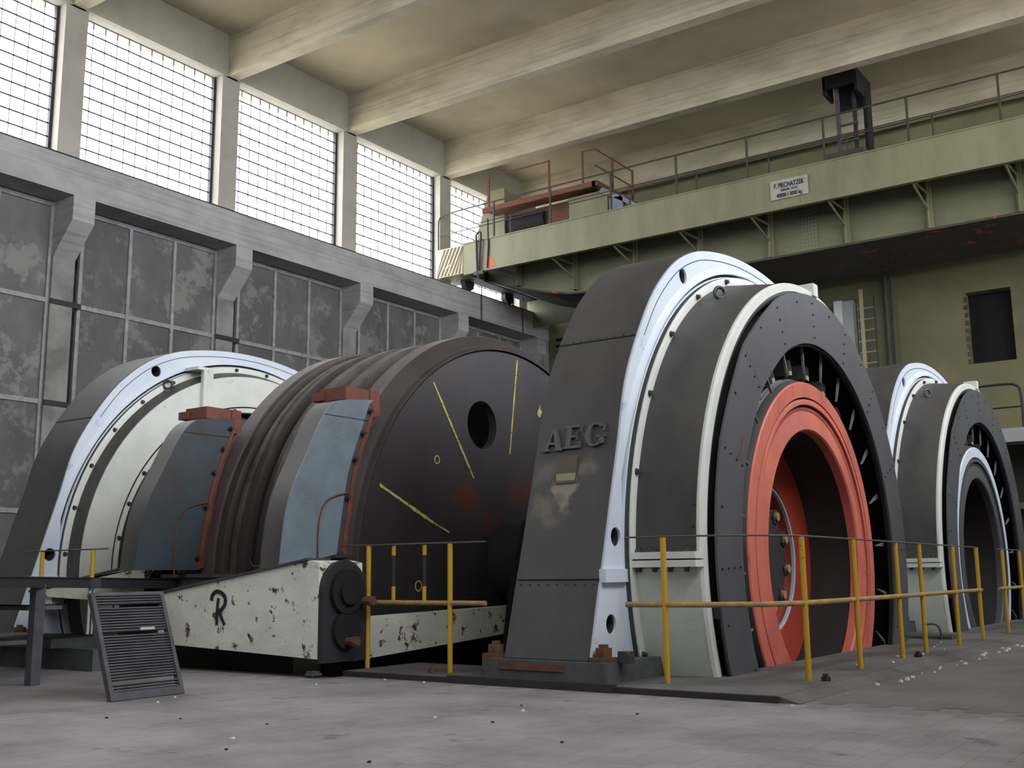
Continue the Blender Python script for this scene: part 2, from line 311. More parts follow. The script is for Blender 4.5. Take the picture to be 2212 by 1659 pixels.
bm = tobm()      # long steel-faced slab round both pits
def slab_rect(x0, x1, y0, y1): box(bm, x0, x1, y0, y1, ZF-0.25, ZS)
slab_rect(-6.27, XE, 6.53, 7.46); slab_rect(-3.5, XE, 7.46, 20.2); slab_rect(-12.95, -3.5, 12.2, 14.23); slab_rect(-12.95, -3.5, 19.0, 20.2)
slab = struct('trim_1', bm, slab_m); slab['label'] = 'low grey steel-edged slab carrying the yellow railings round the pits'
bm = tobm(); box(bm, -6.275, XE+.005, 6.515, 6.535, ZF-.05, ZS-0.004); obj('edge_strip', bm, slabedge_m, slab)
bm = tobm(); box(bm, -5.2, -3.78, 6.50, 6.56, ZF-.03, ZS+.012); obj('edge_strip', bm, slabedge_m, slab)
bm = tobm()      # sloping cement fillet along the right side of the slab
prism(bm, [(XE, ZS-.003), (XE+.14, ZF+.001), (XE, ZF-.02)], 'y', 6.54, 20.2)
obj('cement_fillet', bm, slab_m, slab)
bm = tobm()
for x0, x1, y0, y1 in ((-12.95, -3.5, 6.3, 12.2), (-12.95, -3.5, 14.23, 19.0)):
    box(bm, x0-.2, x1+.2, y0-.2, y1+.2, -4.3, -4.1)
    box(bm, x0-.2, x0, y0-.2, y1+.2, -4.3, ZF-.26); box(bm, x1, x1+.2, y0-.2, y1+.2, -4.3, ZF-.26)
    box(bm, x0-.2, x1+.2, y0-.2, y0, -4.3, ZF-.31); box(bm, x0-.2, x1+.2, y1, y1+.2, -4.3, ZF-.26)
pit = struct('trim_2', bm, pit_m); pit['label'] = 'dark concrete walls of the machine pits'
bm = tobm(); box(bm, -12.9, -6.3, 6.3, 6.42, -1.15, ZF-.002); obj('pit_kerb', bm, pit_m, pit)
# foundation beams in the first pit that carry the drum bearings
# ------------------------------------------------------------------ left wall
wl = tobm()
box(wl, HX0-.75, HX0-.35, HY0, HY1, -4.4, ZL1-.1)          # solid backing behind the painted panes
box(wl, HX0-.45, HX0+.0, HY0, HY1, ZL1-.65, ZL1+.10)        # sill under clerestory
box(wl, HX0-.45, HX0+.0, HY0, HY1, ZH, ZC+.3)              # head
wall_left = struct('wall_left', wl, ledge_m)
XL = -17.5; XP = -18.05
bm = tobm(); box(bm, HX0, XL, HY0, 26.8, ZL0, ZL1)
ledge = obj('ledge', bm, ledge_m, wall_left)
bm = tobm(); box(bm, XL-.04, XL+.012, HY0, 26.75, ZL1, ZL1+.022); obj('ledge_edge_rail', bm, dark_m, ledge)
bm = tobm(); box(bm, HX0, HX0+.12, HY0, HY1, ZH+.0, ZC)      # spandrel flush with the pillars
obj('spandrel', bm, pillar_m, wall_left)
for yb in BAYS:
    bm = tobm(); prism(bm, [(XL-.003, ZL0+.02), (XL-.003, 6.50), (XP, 5.89), (XP-.2, 5.89), (XP-.2, ZL0+.02)], 'y', yb-.225, yb+.225)
    obj('corbel', bm, ledge_m, wall_left)
    bm = tobm(); box(bm, XP-.45, XP, yb-.225, yb+.225, ZF, 5.9); obj('pier', bm, pier_m, wall_left)
    for z in (5.04, 3.15):
        bm = tobm(); box(bm, XP-.02, XP+.012, yb-.23, yb+.40, z-.05, z+.05); obj('pier_band', bm, dark_m, wall_left)
    bm = tobm(); box(bm, HX0-.35, HX0+.06, yb-.24, yb+.24, ZL1+.2, ZH+.05); obj('pillar', bm, pillar_m, wall_left)
bm = tobm(); box(bm, -18.6, XL-.02, 26.55, 26.8, ZF, ZL0+.02); obj('pier', bm, pier_m, wall_left)
nwin = 0
bar_cache = {}
ZR = [6.90, 5.06, 3.17, 1.19, ZF+.05]
pb = tobm(); box(pb, -.012, .012, -.5, .5, -.5, .5); pane_me = mesh_of('pane', pb, pane_m)
for k, yb in enumerate(BAYS[:-1]):
    if yb+PITCH < 6: continue
    nwin += 1
    y0, y1 = yb+.40, yb+PITCH-.25; w = (y1-y0)/3; fb = tobm(); xf = XP-.10
    for j in range(4): box(fb, xf-.04, xf+.035, y0+w*j-.035, y0+w*j+.035, ZR[-1], ZR[0]+.04)
    for z in ZR: box(fb, xf-.04, xf+.025, y0-.035, y1+.035, z-.045, z+.04)
    win = struct('window_%d' % nwin, fb, frame_m)
    for j in range(3):
        for z0, z1 in zip(ZR[1:], ZR):
            inst('pane', pane_me, win, (xf-.02, y0+w*(j+.5), (z0+z1)/2), None, (1, w-.05, z1-z0-.06))
gb = tobm(); box(gb, -.004, .004, -.5, .5, -.5, .5); gpane_me = mesh_of('pane', gb, glass_m)
def clerestory(k, yb, X, side, detail):
    y0, y1, z0, z1 = yb+.25, yb+PITCH-.25, (ZL1+.10 if side < 0 else ZRS), ZH
    nc, nr = 12, 12; w, h = (y1-y0)/nc, (z1-z0)/nr
    fb = tobm()
    for j in range(nc+1): box(fb, X-.012, X+.012, y0+w*j-.0045, y0+w*j+.0045, z0, z1)
    for j in range(nr+1): box(fb, X-.012, X+.012, y0, y1, z0+h*j-.012, z0+h*j+.012)
    for a, b in ((y0-.04, y0+.04), (y1-.05, y1+.04)): box(fb, X-.04, X+.04, a, b, z0, z1)
    win = struct('window_%d' % k, fb, dark_m)
    if detail:
        for i in range(nc):
            for j in range(nr): inst('pane', gpane_me, win, (X, y0+w*(i+.5), z0+h*(j+.5)), None, (1, w-.012, h-.012))
    else:
        pb = tobm(); box(pb, X-.004, X+.004, y0, y1, z0, z1); obj('glazing', pb, glass_m, win)
for yb in BAYS[:-1]:
    nwin += 1
    clerestory(nwin, yb, HX0-.2, -1, yb+PITCH > 8)
# ------------------------------------------------------------------ right wall (behind the camera's shoulder), front wall, ground outside
bm = tobm()
box(bm, HX1, HX1+.4, HY0-.4, HY1+.4, -4.4, ZRS); box(bm, HX1, HX1+.4, HY0-.4, HY1+.4, ZH, ZC+.3)
for yb in [BAYS[0]-PITCH]+BAYS: box(bm, HX1, HX1+.4, yb-.24, yb+.24, -.5, ZC)
wr = struct('wall_right', bm, ledge_m)
for yb in BAYS[:-1]:
    nwin += 1; clerestory(nwin, yb, HX1+.2, 1, False)
bm = tobm(); box(bm, HX0-.8, HX1+.4, HY0-.4, HY0, -4.4, ZC+.3); struct('wall_front', bm, ledge_m)
bm = tobm(); box(bm, -90, 80, -80, 110, -5.2, -4.6); gr = struct('ground', bm, mat('yard_ground', (0.50, 0.46, 0.38), 0.95))  # unseen ground, made pale and warm to reflect daylight onto the ceiling
# ------------------------------------------------------------------ ceiling
bm = tobm(); box(bm, HX0-.8, HX1+.5, HY0-.4, HY1+.5, ZC, ZC+.3); ceiling = struct('ceiling', bm, ceil_m)
for yb in [BAYS[0]-PITCH]+BAYS:
    bm = tobm()
    prism(bm, [(yb-.14, ZH-.0), (yb+.14, ZH-.0), (yb+.17, ZC+.02), (yb-.17, ZC+.02)], 'x', HX0+.04, HX1+.05)
    obj('roof_beam', bm, concrete, ceiling)
for yb in (BAYS[4], BAYS[5], BAYS[6]):
    cb = tobm(); path(cb, [(x, yb+.5+.02*math.sin(x*2), ZC-.03) for x in [HX0+.1+.4*i for i in range(22)]], .022, 6)
    cd = obj('electric_conduit', cb, dark_m, None); tag(cd, {0: 'dark conduit along the ceiling beside the nearest roof beam in view', 1: 'dark conduit with clips along the ceiling behind the second roof beam', 2: 'short dark conduit on the ceiling behind the third roof beam'}[[BAYS[4], BAYS[5], BAYS[6]].index(yb)], 'conduit')
    for i in range(5):
        q = tobm(); box(q, HX0+.3+1.5*i-.04, HX0+.3+1.5*i+.04, yb+.44, yb+.56, ZC-.07, ZC); obj('clip', q, dark_m, cd)
# ------------------------------------------------------------------ far wall
bm = tobm()
YF = HY1
D = (-5.65, -4.63, 4.83, 6.57)
zm = 3.05
box(bm, HX0-.8, D[0], YF, YF+.35, zm, ZC); box(bm, D[1], HX1+.4, YF, YF+.35, zm, ZC); box(bm, D[0], D[1], YF, YF+.35, zm, D[2]); box(bm, D[0], D[1], YF, YF+.35, D[3], ZC)
box(bm, D[0]-.3, D[1]+.3, YF+1.2, YF+1.3, D[2]-.3, D[3]+.3)
wb = struct('wall_back', bm, farwall_m)
bm = tobm(); box(bm, HX0-.8, HX1+.4, YF+.1, YF+.35, -4.4, zm); obj('lower_wall', bm, farlow_m, wb)
bm = tobm(); box(bm, D[0]-.1, D[1]+.1, YF+.36, YF+1.2, D[2]-.1, D[3]+.1); obj('opening_dark_block', bm, black_m, wb)  # black block fills the opening to stand for its dark inside
bm = tobm()
for i in range(9): box(bm, D[0]-.05+.02*rnd.random(), D[0]+.04, YF-.01, YF+.02, D[2]+.19*i, D[2]+.19*i+.11)
obj('jagged_edge', bm, farlow_m, wb)
bm = tobm(); box(bm, -8.5, HX1, 25.6, YF+.1, zm-.2, zm); mez = obj('mezzanine_slab', bm, concrete, wb)
bm = tobm(); box(bm, -8.5, HX1, 25.55, 25.65, zm-.28, zm+.02); obj('mezzanine_edge', bm, duct_m, mez)
for x in (-6.9, -4.0, -1.0):
    bm = tobm(); box(bm, x-.15, x+.15, 25.7, 26.0, ZF, zm-.2); obj('column', bm, farlow_m, wb)
bm = tobm(); box(bm, -12, HX1, 26.5, YF, 1.35, 1.5); box(bm, -12, HX1, 26.3, 26.4, -.2, .1); obj('lower_wall_band', bm, farwall_m, wb)
for i in range(1):
    x0 = -5.45+1.25*i
    hb = tobm(); path(hb, spline([(x0, 25.7, zm), (x0, 25.7, zm+.8), (x0+.1, 25.7, zm+.98), (x0+.3, 25.7, zm+1.02), (x0+.75, 25.7, zm+1.02), (x0+.95, 25.7, zm+.98), (x0+1.05, 25.7, zm+.8), (x0+1.05, 25.7, zm)], 3), .028, 8)
    tube(hb, (x0, 25.7, zm+.5), (x0+1.05, 25.7, zm+.5), .02)
    o = obj('hoop_rail', hb, dark_m, None); tag(o, 'dark hoop railing with rounded corners on the mezzanine by the far wall', 'railing')
# duct, ladder, pipe and louvres on far wall
t = thing('ventilation_duct', (-8.46, 26.7, ZF), 'tall pale grey duct rising against the far wall beside the ladder', 'duct')
bm = tobm(); box(bm, -8.69, -8.50, 26.5, YF, ZF, 6.74); obj('duct_body', bm, mwhite, t)
bm = tobm(); box(bm, -8.50, -8.22, 26.56, YF, ZF, 6.72); obj('duct_side', bm, duct_m, t)
t = thing('wall_ladder', (-7.9, 26.6, ZF), 'caged steel ladder on the far wall beside the pale duct', 'ladder')
for x, m, r in ((-8.15, rail_m, .02), (-7.70, rail_m, .025)):
    bm = tobm(); tube(bm, (x, 26.6, ZF), (x, 26.6, 6.75), r); obj('side_rail', bm, m, t)
bm = tobm(); box(bm, -7.98, -7.90, 26.3, 26.36, ZF, 6.9); obj('pale_pipe', bm, cleat_m, t, label='pale yellow upright in front of the rungs')
rb = tobm(); tube(rb, (-.24, 0, 0), (.24, 0, 0), .016); rung_me = mesh_of('rung', rb, duct_m)
for i in range(26): inst('rung', rung_me, t, (-7.92, 26.6, -.5+.279*i))
bm = tobm(); tube(bm, (-7.48, 26.85, ZF), (-7.48, 26.85, 7.3), .05); tube(bm, (-7.33, 26.85, ZF), (-7.33, 26.85, 7.3), .025)
o = obj('drain_pipe', bm, farlow_m, None); tag(o, 'pair of thin dark pipes running up the far wall right of the ladder', 'pipe')
t = thing('wall_louvre', (-16.6, 26.9, 5), 'dim slatted ventilation louvre on the far wall past the end of the concrete ledge', 'louvre')
bm = tobm(); box(bm, -17.3, -15.4, 26.88, 26.95, 4.4, 7.0); obj('backing', bm, black_m, t)
lb = tobm(); prism(lb, [(-.05, .07), (.03, .0), (.04, .015), (-.04, .085)], 'x', -.95, .95); lou_me = mesh_of('slat', lb, farwall_m)
for i in range(14): inst('slat', lou_me, t, (-16.35, 26.86, 4.45+.18*i))
# ------------------------------------------------------------------ motors
OUT = [(-3.16, -.6), (-3.03, -.15), (-2.96, .07), (-2.81, .58), (-2.69, .98), (-2.57, 1.42), (-2.40, 1.77), (-2.17, 2.12), (-1.96, 2.37), (-1.65, 2.63), (-1.33, 2.80), (-1.0, 2.905), (-.5, 2.985), (0, 3.01)]
OUT = OUT+[(-y, z) for y, z in OUT[-2::-1]]
OUTS = spline(OUT, 4)
OUTS = [(-2.62, -.606), (-2.9, -.603)]+OUTS+[(2.9, -.603), (2.62, -.606)]
ZA = 0.13
srivet_me = bolt_mesh('rivet', .005, .008, mbolt, 8)
flange_bolt = bolt_mesh('flange_bolt', .019, .035, mbolt)
rivet_me = bolt_mesh('rivet', .008, .012, mbolt, 8)
bb = tobm(); disc(bb, 0, .13, 0, 0, .058, 16); disc(bb, .13, .20, 0, 0, .064, 6); disc(bb, .20, .235, 0, 0, .034, 12, 1); bigbolt_me = mesh_of('hub_bolt', bb, [mbolt, mat('rusty_bolt_tip', (0.40, 0.22, 0.12), 0.7)])
foot_bolt_bm = tobm()
for k, (r, z0, z1, n) in enumerate(((.105, 0, .03, 20), (.066, .03, .095, 6), (.034, .095, .12, 10))):
    prism(foot_bolt_bm, [(r*math.cos(2*PI*i/n), r*math.sin(2*PI*i/n)) for i in range(n)], 'z', z0, z1)
footbolt_me = mesh_of('anchor_bolt', foot_bolt_bm, mrust)
eye_bm = torus_bm(.050, .017)
box(eye_bm, -.03, .03, -.03, .03, -.10, -.06); eye_me = mesh_of('lifting_eye', eye_bm, mbolt, True)
def inner_at(o, r): # point on the circle of radius r at the outline point's angle
    a = math.atan2(o[1]-ZA, o[0]); return (r*math.cos(a), ZA+r*math.sin(a))
def boolean_cut(o, cut_bm):
    me = bpy.data.meshes.new('cut'); bmesh.ops.recalc_face_normals(cut_bm, faces=cut_bm.faces); cut_bm.to_mesh(me); cut_bm.free(); c = bpy.data.objects.new('cut', me); C.objects.link(c)
    c.parent = o.parent
    md = o.modifiers.new('holes', 'BOOLEAN'); md.object = c; md.operation = 'DIFFERENCE'; md.solver = 'EXACT'
    bpy.context.view_layer.update()
    dg = bpy.context.evaluated_depsgraph_get(); new = bpy.data.meshes.new_from_object(o.evaluated_get(dg), depsgraph=dg)
    o.modifiers.clear(); old = o.data; o.data = new; bpy.data.meshes.remove(old); bpy.data.objects.remove(c)
def fade(bm, xf):      # the raised ring sinks into the end face towards the motor's sides
    for v in bm.verts:
        k = min(max((v.co.z-.35)/1.0, 0), 1)
        if v.co.x > xf: v.co.x = xf+(v.co.x-xf+.004)*k-.004
def motor(dx, Y, kind, label, group=None):
    """dx shifts the first motor's X; Y axis line. kind: 'red', 'grey', 'left'"""
    t = thing('electric_motor', (dx-4.4, Y, ZS), label, 'motor', group)
    X = lambda x: x+dx
    S = lambda pts: [(Y+p[0], p[1]) for p in pts]
    xb, xf = X(-4.79), X(-4.07)
    # split outline into lower legs, side panels, top cover
    iL = next(i for i, p in enumerate(OUTS) if p[1] > -.03); iM = next(i for i, p in enumerate(OUTS) if p[1] > 1.88); n = len(OUTS)
    segs = [('lower_frame', 0, iL), ('side_panel', iL, iM), ('top_cover', iM, n-1-iM), ('side_panel', n-1-iM, n-1-iL), ('lower_frame', n-1-iL, n-1)]
    parts = []
    for nm, a, b in segs:
        bm = tobm(); o = S(OUTS[a:b+1])
        inn = S([inner_at(p, 2.676+.084*min(max((p[1]-.5)/.5, 0), 1)) for p in OUTS[a:b+1]])
        e = .004
        o2 = [o[0]]+o[1:]
        strip(bm, o2, inn, xb, xf, 0, None, False)
        part = obj(nm, bm, mside1 if (kind == 'red' and nm == 'side_panel' and a < n/2) else mdark, t, True); parts.append(part)
        bm = tobm()   # painted end face, slightly proud, with an edge border
        strip(bm, S([(p[0]*.996, p[1]-.004) for p in OUTS[a:b+1]]), inn, xf, xf+.02, 0)
        f = obj('face_plate', bm, mblue, part, label='pale blue-white end face'); parts[-1] = f
        if nm == 'top_cover':
            bm = tobm(); q = [(p[0]*.972, (p[1]-ZA)*.972+ZA) for p in OUTS[a:b+1]]; q2 = [(p[0]*.969, (p[1]-ZA)*.969+ZA) for p in OUTS[a:b+1]]
            strip(bm, S(q), S(q2), xf+.02, xf+.0215); obj('edge_line', bm, mbolt, f)
        # lifting holes through the face
        cut = tobm(); have = False
        for hy, hz in ((-1.47, 2.56), (1.47, 2.56), (-2.762, .27), (2.762, .27), (-2.86, -.36), (2.86, -.36)):
            if (nm == 'top_cover' and hz > 2) or (nm == 'side_panel' and 0 < hz < 1 and (hy < 0) == (a < n/2)) or (nm == 'lower_frame' and hz < 0 and (hy < 0) == (a < n/2)):
                disc(cut, xf-.25, xf+.1, Y+hy, hz, .072); have = True
        if have:
            c2 = cut.copy()
            bmesh.ops.translate(cut, verts=cut.verts, vec=-BASE[t.name]); bmesh.ops.translate(c2, verts=c2.verts, vec=-BASE[t.name])
            boolean_cut(f, cut); boolean_cut(part, c2)
        else: cut.free()
    # closing arc of the frame down in the pit
    bm = tobm(); lathe(bm, [(xb, 2.62), (xf, 2.62), (xf, 2.95), (xb, 2.95)], Y, ZA, 48, 197, 343); obj('lower_arc', bm, mdark, t, True)
    # seams with rivets on the near side surface
    def side_y(z):
        for p, q in zip(OUTS, OUTS[1:]):
            if p[1] <= z <= q[1]: u = (z-p[1])/(q[1]-p[1]+1e-9); return p[0]+(q[0]-p[0])*u
        return -3
    bm = tobm()
    for z in (1.88, -.04):
        y = side_y(z); box(bm, xb+.01, xf, Y+y-.004, Y+y+.02, z-.006, z+.006)
    obj('seam', bm, black_m, t)
    if kind != 'left':
        for z in (1.90, -.075):
            for i in range(9): inst('rivet', srivet_me, t, (xb+.05+i*.08, Y+side_y(z)-.002, z), (0, 0, -PI/2))
    # joint flange on the blue face
    for s in (-1, 1):
        bm = tobm(); box(bm, xf+.005, xf+.06, Y+s*2.97-.0, Y+s*2.62, -.06, .035) if s > 0 else box(bm, xf+.005, xf+.06, Y-2.99, Y-2.62, -.06, .035); obj('joint_flange', bm, mblue, t)
    # stepped rings between frame and housing
    bm = tobm(); lathe(bm, [(xf-.1, 2.77), (xf+.025, 2.77), (xf+.045, 2.73), (xf+.045, 2.705), (xf-.1, 2.705)], Y, ZA, 96, 6, 174); fade(bm, xf); obj('frame_ring', bm, mblue, t, True)
    bm = tobm(); lathe(bm, [(xf-.1, 2.705), (xf+.015, 2.705), (xf+.015, 2.665), (xf-.1, 2.665)], Y, ZA, 96, 6, 174); fade(bm, xf); obj('ring_groove', bm, black_m, t, True)
    bm = tobm(); lathe(bm, [(xf-.1, 2.672), (xf+.075, 2.668), (xf+.075, 2.52), (xf-.1, 2.52)], Y, ZA, 120); obj('flange_edge', bm, mdark, t, True)
    bm = tobm(); lathe(bm, [(xf-.1, 2.69), (xf+.035, 2.678), (xf+.04, 2.665), (xf-.1, 2.66)], Y, ZA, 120); obj('face_lip', bm, mblue, t, True)
    bm = tobm(); lathe(bm, [(xf+.07, 2.665), (xf+.088, 2.665), (xf+.092, 2.655), (xf+.092, 2.585), (xf+.07, 2.585)], Y, ZA, 120); fr = obj('bolt_ring', bm, mwhite, t, True)
    nb = 24 if kind != 'left' else 31
    for i in range(nb):
        a = math.radians(16+360/nb*i) if kind != 'left' else math.radians(107.1+360/nb*i)
        inst('flange_bolt', flange_bolt, fr, (xf+.088, Y+2.628*math.cos(a), ZA+2.628*math.sin(a)))
    if kind == 'left':
        x1 = X(-3.84)
        bm = tobm(); lathe(bm, [(xf-.1, 2.59), (xf+.095, 2.59), (x1, 2.53), (x1, 2.51), (xf-.1, 2.51)], Y, ZA, 120); obj('housing', bm, mdark, t, True)
        bm = tobm(); lathe(bm, [(x1-.03, 2.525), (x1+.012, 2.52), (x1+.012, 2.12), (x1-.03, 2.12)], Y, ZA, 120); an = obj('end_shield', bm, mwhite, t, True)
        bm = tobm(); lathe(bm, [(x1-.05, 2.12), (x1+.005, 2.12), (x1+.005, 2.10), (x1-.05, 2.10)], Y, ZA, 96); obj('shield_joint', bm, black_m, t, True)
        bm = tobm(); lathe(bm, [(x1-.05, 2.10), (x1+.02, 2.10), (x1+.02, 2.04), (x1-.05, 2.04)], Y, ZA, 96); sr = obj('shield_inner_ring', bm, mwhite, t, True)
        for i in range(31):
            a = math.radians(101+360/31*i); inst('flange_bolt', flange_bolt, sr, (x1+.018, Y+2.07*math.cos(a), ZA+2.07*math.sin(a)))
        bm = tobm(); lathe(bm, [(x1-.15, 2.05), (x1-.10, 1.2), (x1-.15, .3), (x1-.3, .3), (x1-.3, 2.05)], Y, ZA, 72); obj('inner_shield', bm, mdark, t, True)
        bm = tobm(); box(bm, x1+.012, x1+.07, Y-.95, Y-.80, 2.05, 2.62); box(bm, x1-.2, x1+.07, Y-1.05, Y-.80, 2.62, 2.66); obj('terminal_bracket', bm, mwhite, t)
    else:
        x1 = X(-3.48)
        bm = tobm(); lathe(bm, [(xf, 2.59), (xf+.095, 2.59), (x1-.03, 2.533), (x1-.03, 2.46), (xf, 2.46)], Y, ZA, 72, 0, 180); up = obj('upper_housing', bm, mdark, t, True)
        bm = tobm(); lathe(bm, [(xf, 2.59), (xf+.095, 2.59), (x1-.03, 2.533), (x1-.03, 2.46), (xf, 2.46)], Y, ZA, 72, 182, 358); lowh = obj('lower_housing', bm, mgreen, t, True, label='light grey-green lower half of the housing')
        bm = tobm(); lathe(bm, [(x1-.03, 2.53), (x1-.005, 2.535), (x1+.018, 2.52), (x1+.022, 2.455), (x1-.03, 2.45)], Y, ZA, 144); obj('rim', bm, mwhite, t, True, label='white rim of the housing')
        bm = tobm(); lathe(bm, [(x1-.06, 2.452), (x1+.012, 2.452), (x1+.016, 2.435), (x1+.008, 2.41), (x1-.02, 2.385), (x1-.06, 2.38)], Y, ZA, 120); obj('rolled_lip', bm, mdark, t, True)
        bm = tobm(); lathe(bm, [(xf, 2.44), (x1-.3, 2.44), (x1-.3, 2.0), (x1-.33, 2.0), (x1-.33, 2.42), (xf, 2.42)], Y, ZA, 72); obj('stator_well', bm, black_m, t, True)
        for s in (-1, 1):
            jb = tobm()
            ya, yb_ = sorted((Y+s*2.46, Y+s*2.66))
            box(jb, xf+.02, x1+.02, ya, yb_, .045, .095); box(jb, xf+.02, x1+.02, ya, yb_, .105, .155)
            j = obj('housing_flange', jb, mwhite, t)
            for i in range(4): inst('flange_bolt', flange_bolt, j, (xf+.12+i*.13, Y+s*2.60, .155), (0, -PI/2, 0)); inst('flange_bolt', flange_bolt, j, (xf+.12+i*.13, Y+s*2.60, .045), (0, PI/2, 0))
        # access panel rivets on housing side
        for x in (X(-3.96), X(-3.53)):
            for z in (.19, .34, .5):
                yy = Y-math.sqrt(2.535**2-(z-ZA)**2); inst('rivet', rivet_me, t, (x, yy, z), (0, 0, -PI/2))
        # cover plate, a sixteen-sided ring of sheet
        NP = 16; xo = X(-3.40); colp = mplate if kind == 'red' else mat('mid_grey_cover_paint', (0.105, 0.108, 0.115), 0.45, col2=(0.08, 0.082, 0.09), scale=1.5)
        for i in range(8):
            o_, i_ = [], []
            for q in range(17):
                dg_ = -88.7+45*i+45*q/16; a = math.radians(dg_); ro, ri = 2.43, 1.965
                for c0, c1 in ((113.8, 136.3), (136.3, 158.8)):      # two sheets cut with straight edges
                    if c0 < dg_ < c1: k_ = math.cos(math.radians(11.25))/math.cos(math.radians(dg_-(c0+c1)/2)); ro *= (k_+1)/2; ri *= (k_+1)/2
                o_.append((Y+ro*math.cos(a), ZA+ro*math.sin(a))); i_.append((Y+ri*math.cos(a), ZA+ri*math.sin(a)))
            bm = tobm(); strip(bm, o_, i_, xo-.012, xo+.008-.001*(i % 2)); cp = obj('cover_plate', bm, colp, t)
            if kind == 'red' or i in (3, 4, 5):
                for q in (0, 1.0, 2.0, 3.0):
                    for rr in ((2.36, 2.25, 2.14, 2.03) if q in (0, 2) else (2.345,)):
                        a = math.radians(-88.7+45*i+11.25*q+(1.2 if q != 1 else 0)); inst('rivet', rivet_me, cp, (xo+.006, Y+rr*math.cos(a), ZA+rr*math.sin(a)))
        bm = tobm(); lathe(bm, [(X(-3.9), 2.40), (xo-.05, 2.30), (xo-.05, 2.28), (X(-3.9), 2.36)], Y, ZA, 72); obj('guard_drum', bm, black_m, t, True)
        bm = tobm(); lathe(bm, [(xo-.05, 1.965), (xo-.012, 1.965), (xo-.012, 1.945), (xo-.05, 1.945)], Y, ZA, 96); obj('opening_lip', bm, black_m, t, True)
        # brush arms
        ab = tobm(); prism(ab, [(1.70, -.004), (1.99, -.020), (1.99, .020), (1.70, .004)], 'x', -.008, .012); arm_me = mesh_of('brush_arm', ab, mat('brush_arm_paint', (0.16, 0.165, 0.17), 0.5) if 'brush_arm_paint' not in MATS else MATS['brush_arm_paint'])
        cb = tobm(); box(cb, -.03, .03, -.02, .02, -.035, .035); cl_me = mesh_of('brush_holder', cb, cleat_m)
        db = tobm(); box(db, -.10, .10, -.09, .05, -.06, .06); dk_me = mesh_of('brush_box', db, dark_m)
        for i in range(24):
            a = math.radians(4.5+15*i)
            inst('brush_arm', arm_me, t, (X(-3.50), Y, ZA), (a, 0, 0))
            a2 = a+math.radians(5); inst('brush_holder', cl_me, t, (X(-3.60), Y+1.71*math.cos(a2), ZA+1.71*math.sin(a2)), (a2, 0, 0))
            inst('brush_box', dk_me, t, (X(-3.68), Y+1.78*math.cos(a2), ZA+1.78*math.sin(a2)), (a2, 0, 0))
        # rotor
        bm = tobm(); lathe(bm, [(X(-4.0), 1.66), (X(-3.63), 1.66), (X(-3.62), 1.64), (X(-3.605), 1.65), (X(-3.59), 1.63), (X(-3.575), 1.64), (X(-3.545), 1.635), (X(-3.515), 1.62), (X(-3.515), 1.58), (X(-4.0), 1.60)], Y, ZA, 120); obj('rotor_drum', bm, mdark, t, True)
        ringm, facem, wellm = (mred, mred, mwell) if kind == 'red' else (mblue, mplate, mwell)
        bm = tobm(); lathe(bm, [(X(-3.513), 1.50), (X(-3.513), 1.617), (X(-3.505), 1.617), (X(-3.495), 1.605), (X(-3.495), 1.475), (X(-3.513), 1.475)], Y, ZA, 144); obj('rotor_ring', bm, ringm, t, True, label='salmon-red outer rotor ring' if kind == 'red' else 'pale blue-white outer rotor ring')
        bm = tobm(); lathe(bm, [(X(-3.60), 1.457), (X(-3.497), 1.457), (X(-3.495), 1.452), (X(-3.495), 1.408), (X(-3.60), 1.408)], Y, ZA, 144); obj('rotor_ring', bm, ringm if kind == 'red' else mdark, t, True)
        bm = tobm(); lathe(bm, [(X(-3.60), 1.56), (X(-3.518), 1.56), (X(-3.518), 1.37), (X(-3.60), 1.37)], Y, ZA, 120); obj('ring_groove', bm, black_m, t, True)
        bm = tobm(); lathe(bm, [(X(-3.60), 1.382), (X(-3.51), 1.380), (X(-3.515), 1.365), (X(-3.525), 1.35), (X(-3.505), 1.18), (X(-3.52), 1.165), (X(-3.60), 1.165)], Y, ZA, 144); obj('rotor_inner_ring', bm, facem, t, True)
        bm = tobm(); lathe(bm, [(X(-3.62), 1.20), (X(-3.605), 1.164), (X(-4.03), 1.14), (X(-4.05), 1.2)], Y, ZA, 96, mi=0); obj('rotor_well', bm, wellm, t, True)
        bm = tobm(); lathe(bm, [(X(-4.20), .2), (X(-4.20), 1.16), (X(-4.0), 1.15), (X(-4.02), .76), (X(-4.18), .70), (X(-4.18), .2)], Y, ZA, 96); obj('rotor_disc', bm, mredin if kind == 'red' else mwell, t, True)
        bm = tobm(); lathe(bm, [(X(-4.03), .69), (X(-4.0), .69), (X(-3.995), .705), (X(-4.03), .725)], Y, ZA, 96); obj('hub_rim', bm, mrim if kind == 'red' else mwell, t, True)
        bm = tobm(); lathe(bm, [(X(-4.19), .70), (X(-4.14), .70), (X(-4.12), .30), (X(-4.08), .24), (X(-4.08), .0), (X(-4.19), .0)], Y, ZA, 72); hub = obj('hub', bm, mteal if kind == 'red' else mwell, t, True)
        for i in range(10 if kind == 'red' else 0):
            a = math.radians(24+36*i)
            inst('hub_bolt', bigbolt_me, hub, (X(-4.125), Y+.46*math.cos(a), ZA+.46*math.sin(a)), (a, 0, 0), (.70, 1.2, 1.2))
            a = math.radians(6+36*i); q = tobm(); prism(q, [(Y+r_*math.cos(a+d_), ZA+r_*math.sin(a+d_)) for r_, d_ in ((.38, -.10), (.54, -.08), (.54, .08), (.38, .10))], 'x', X(-4.125), X(-4.06)); obj('lock_plate', q, mrim, hub)
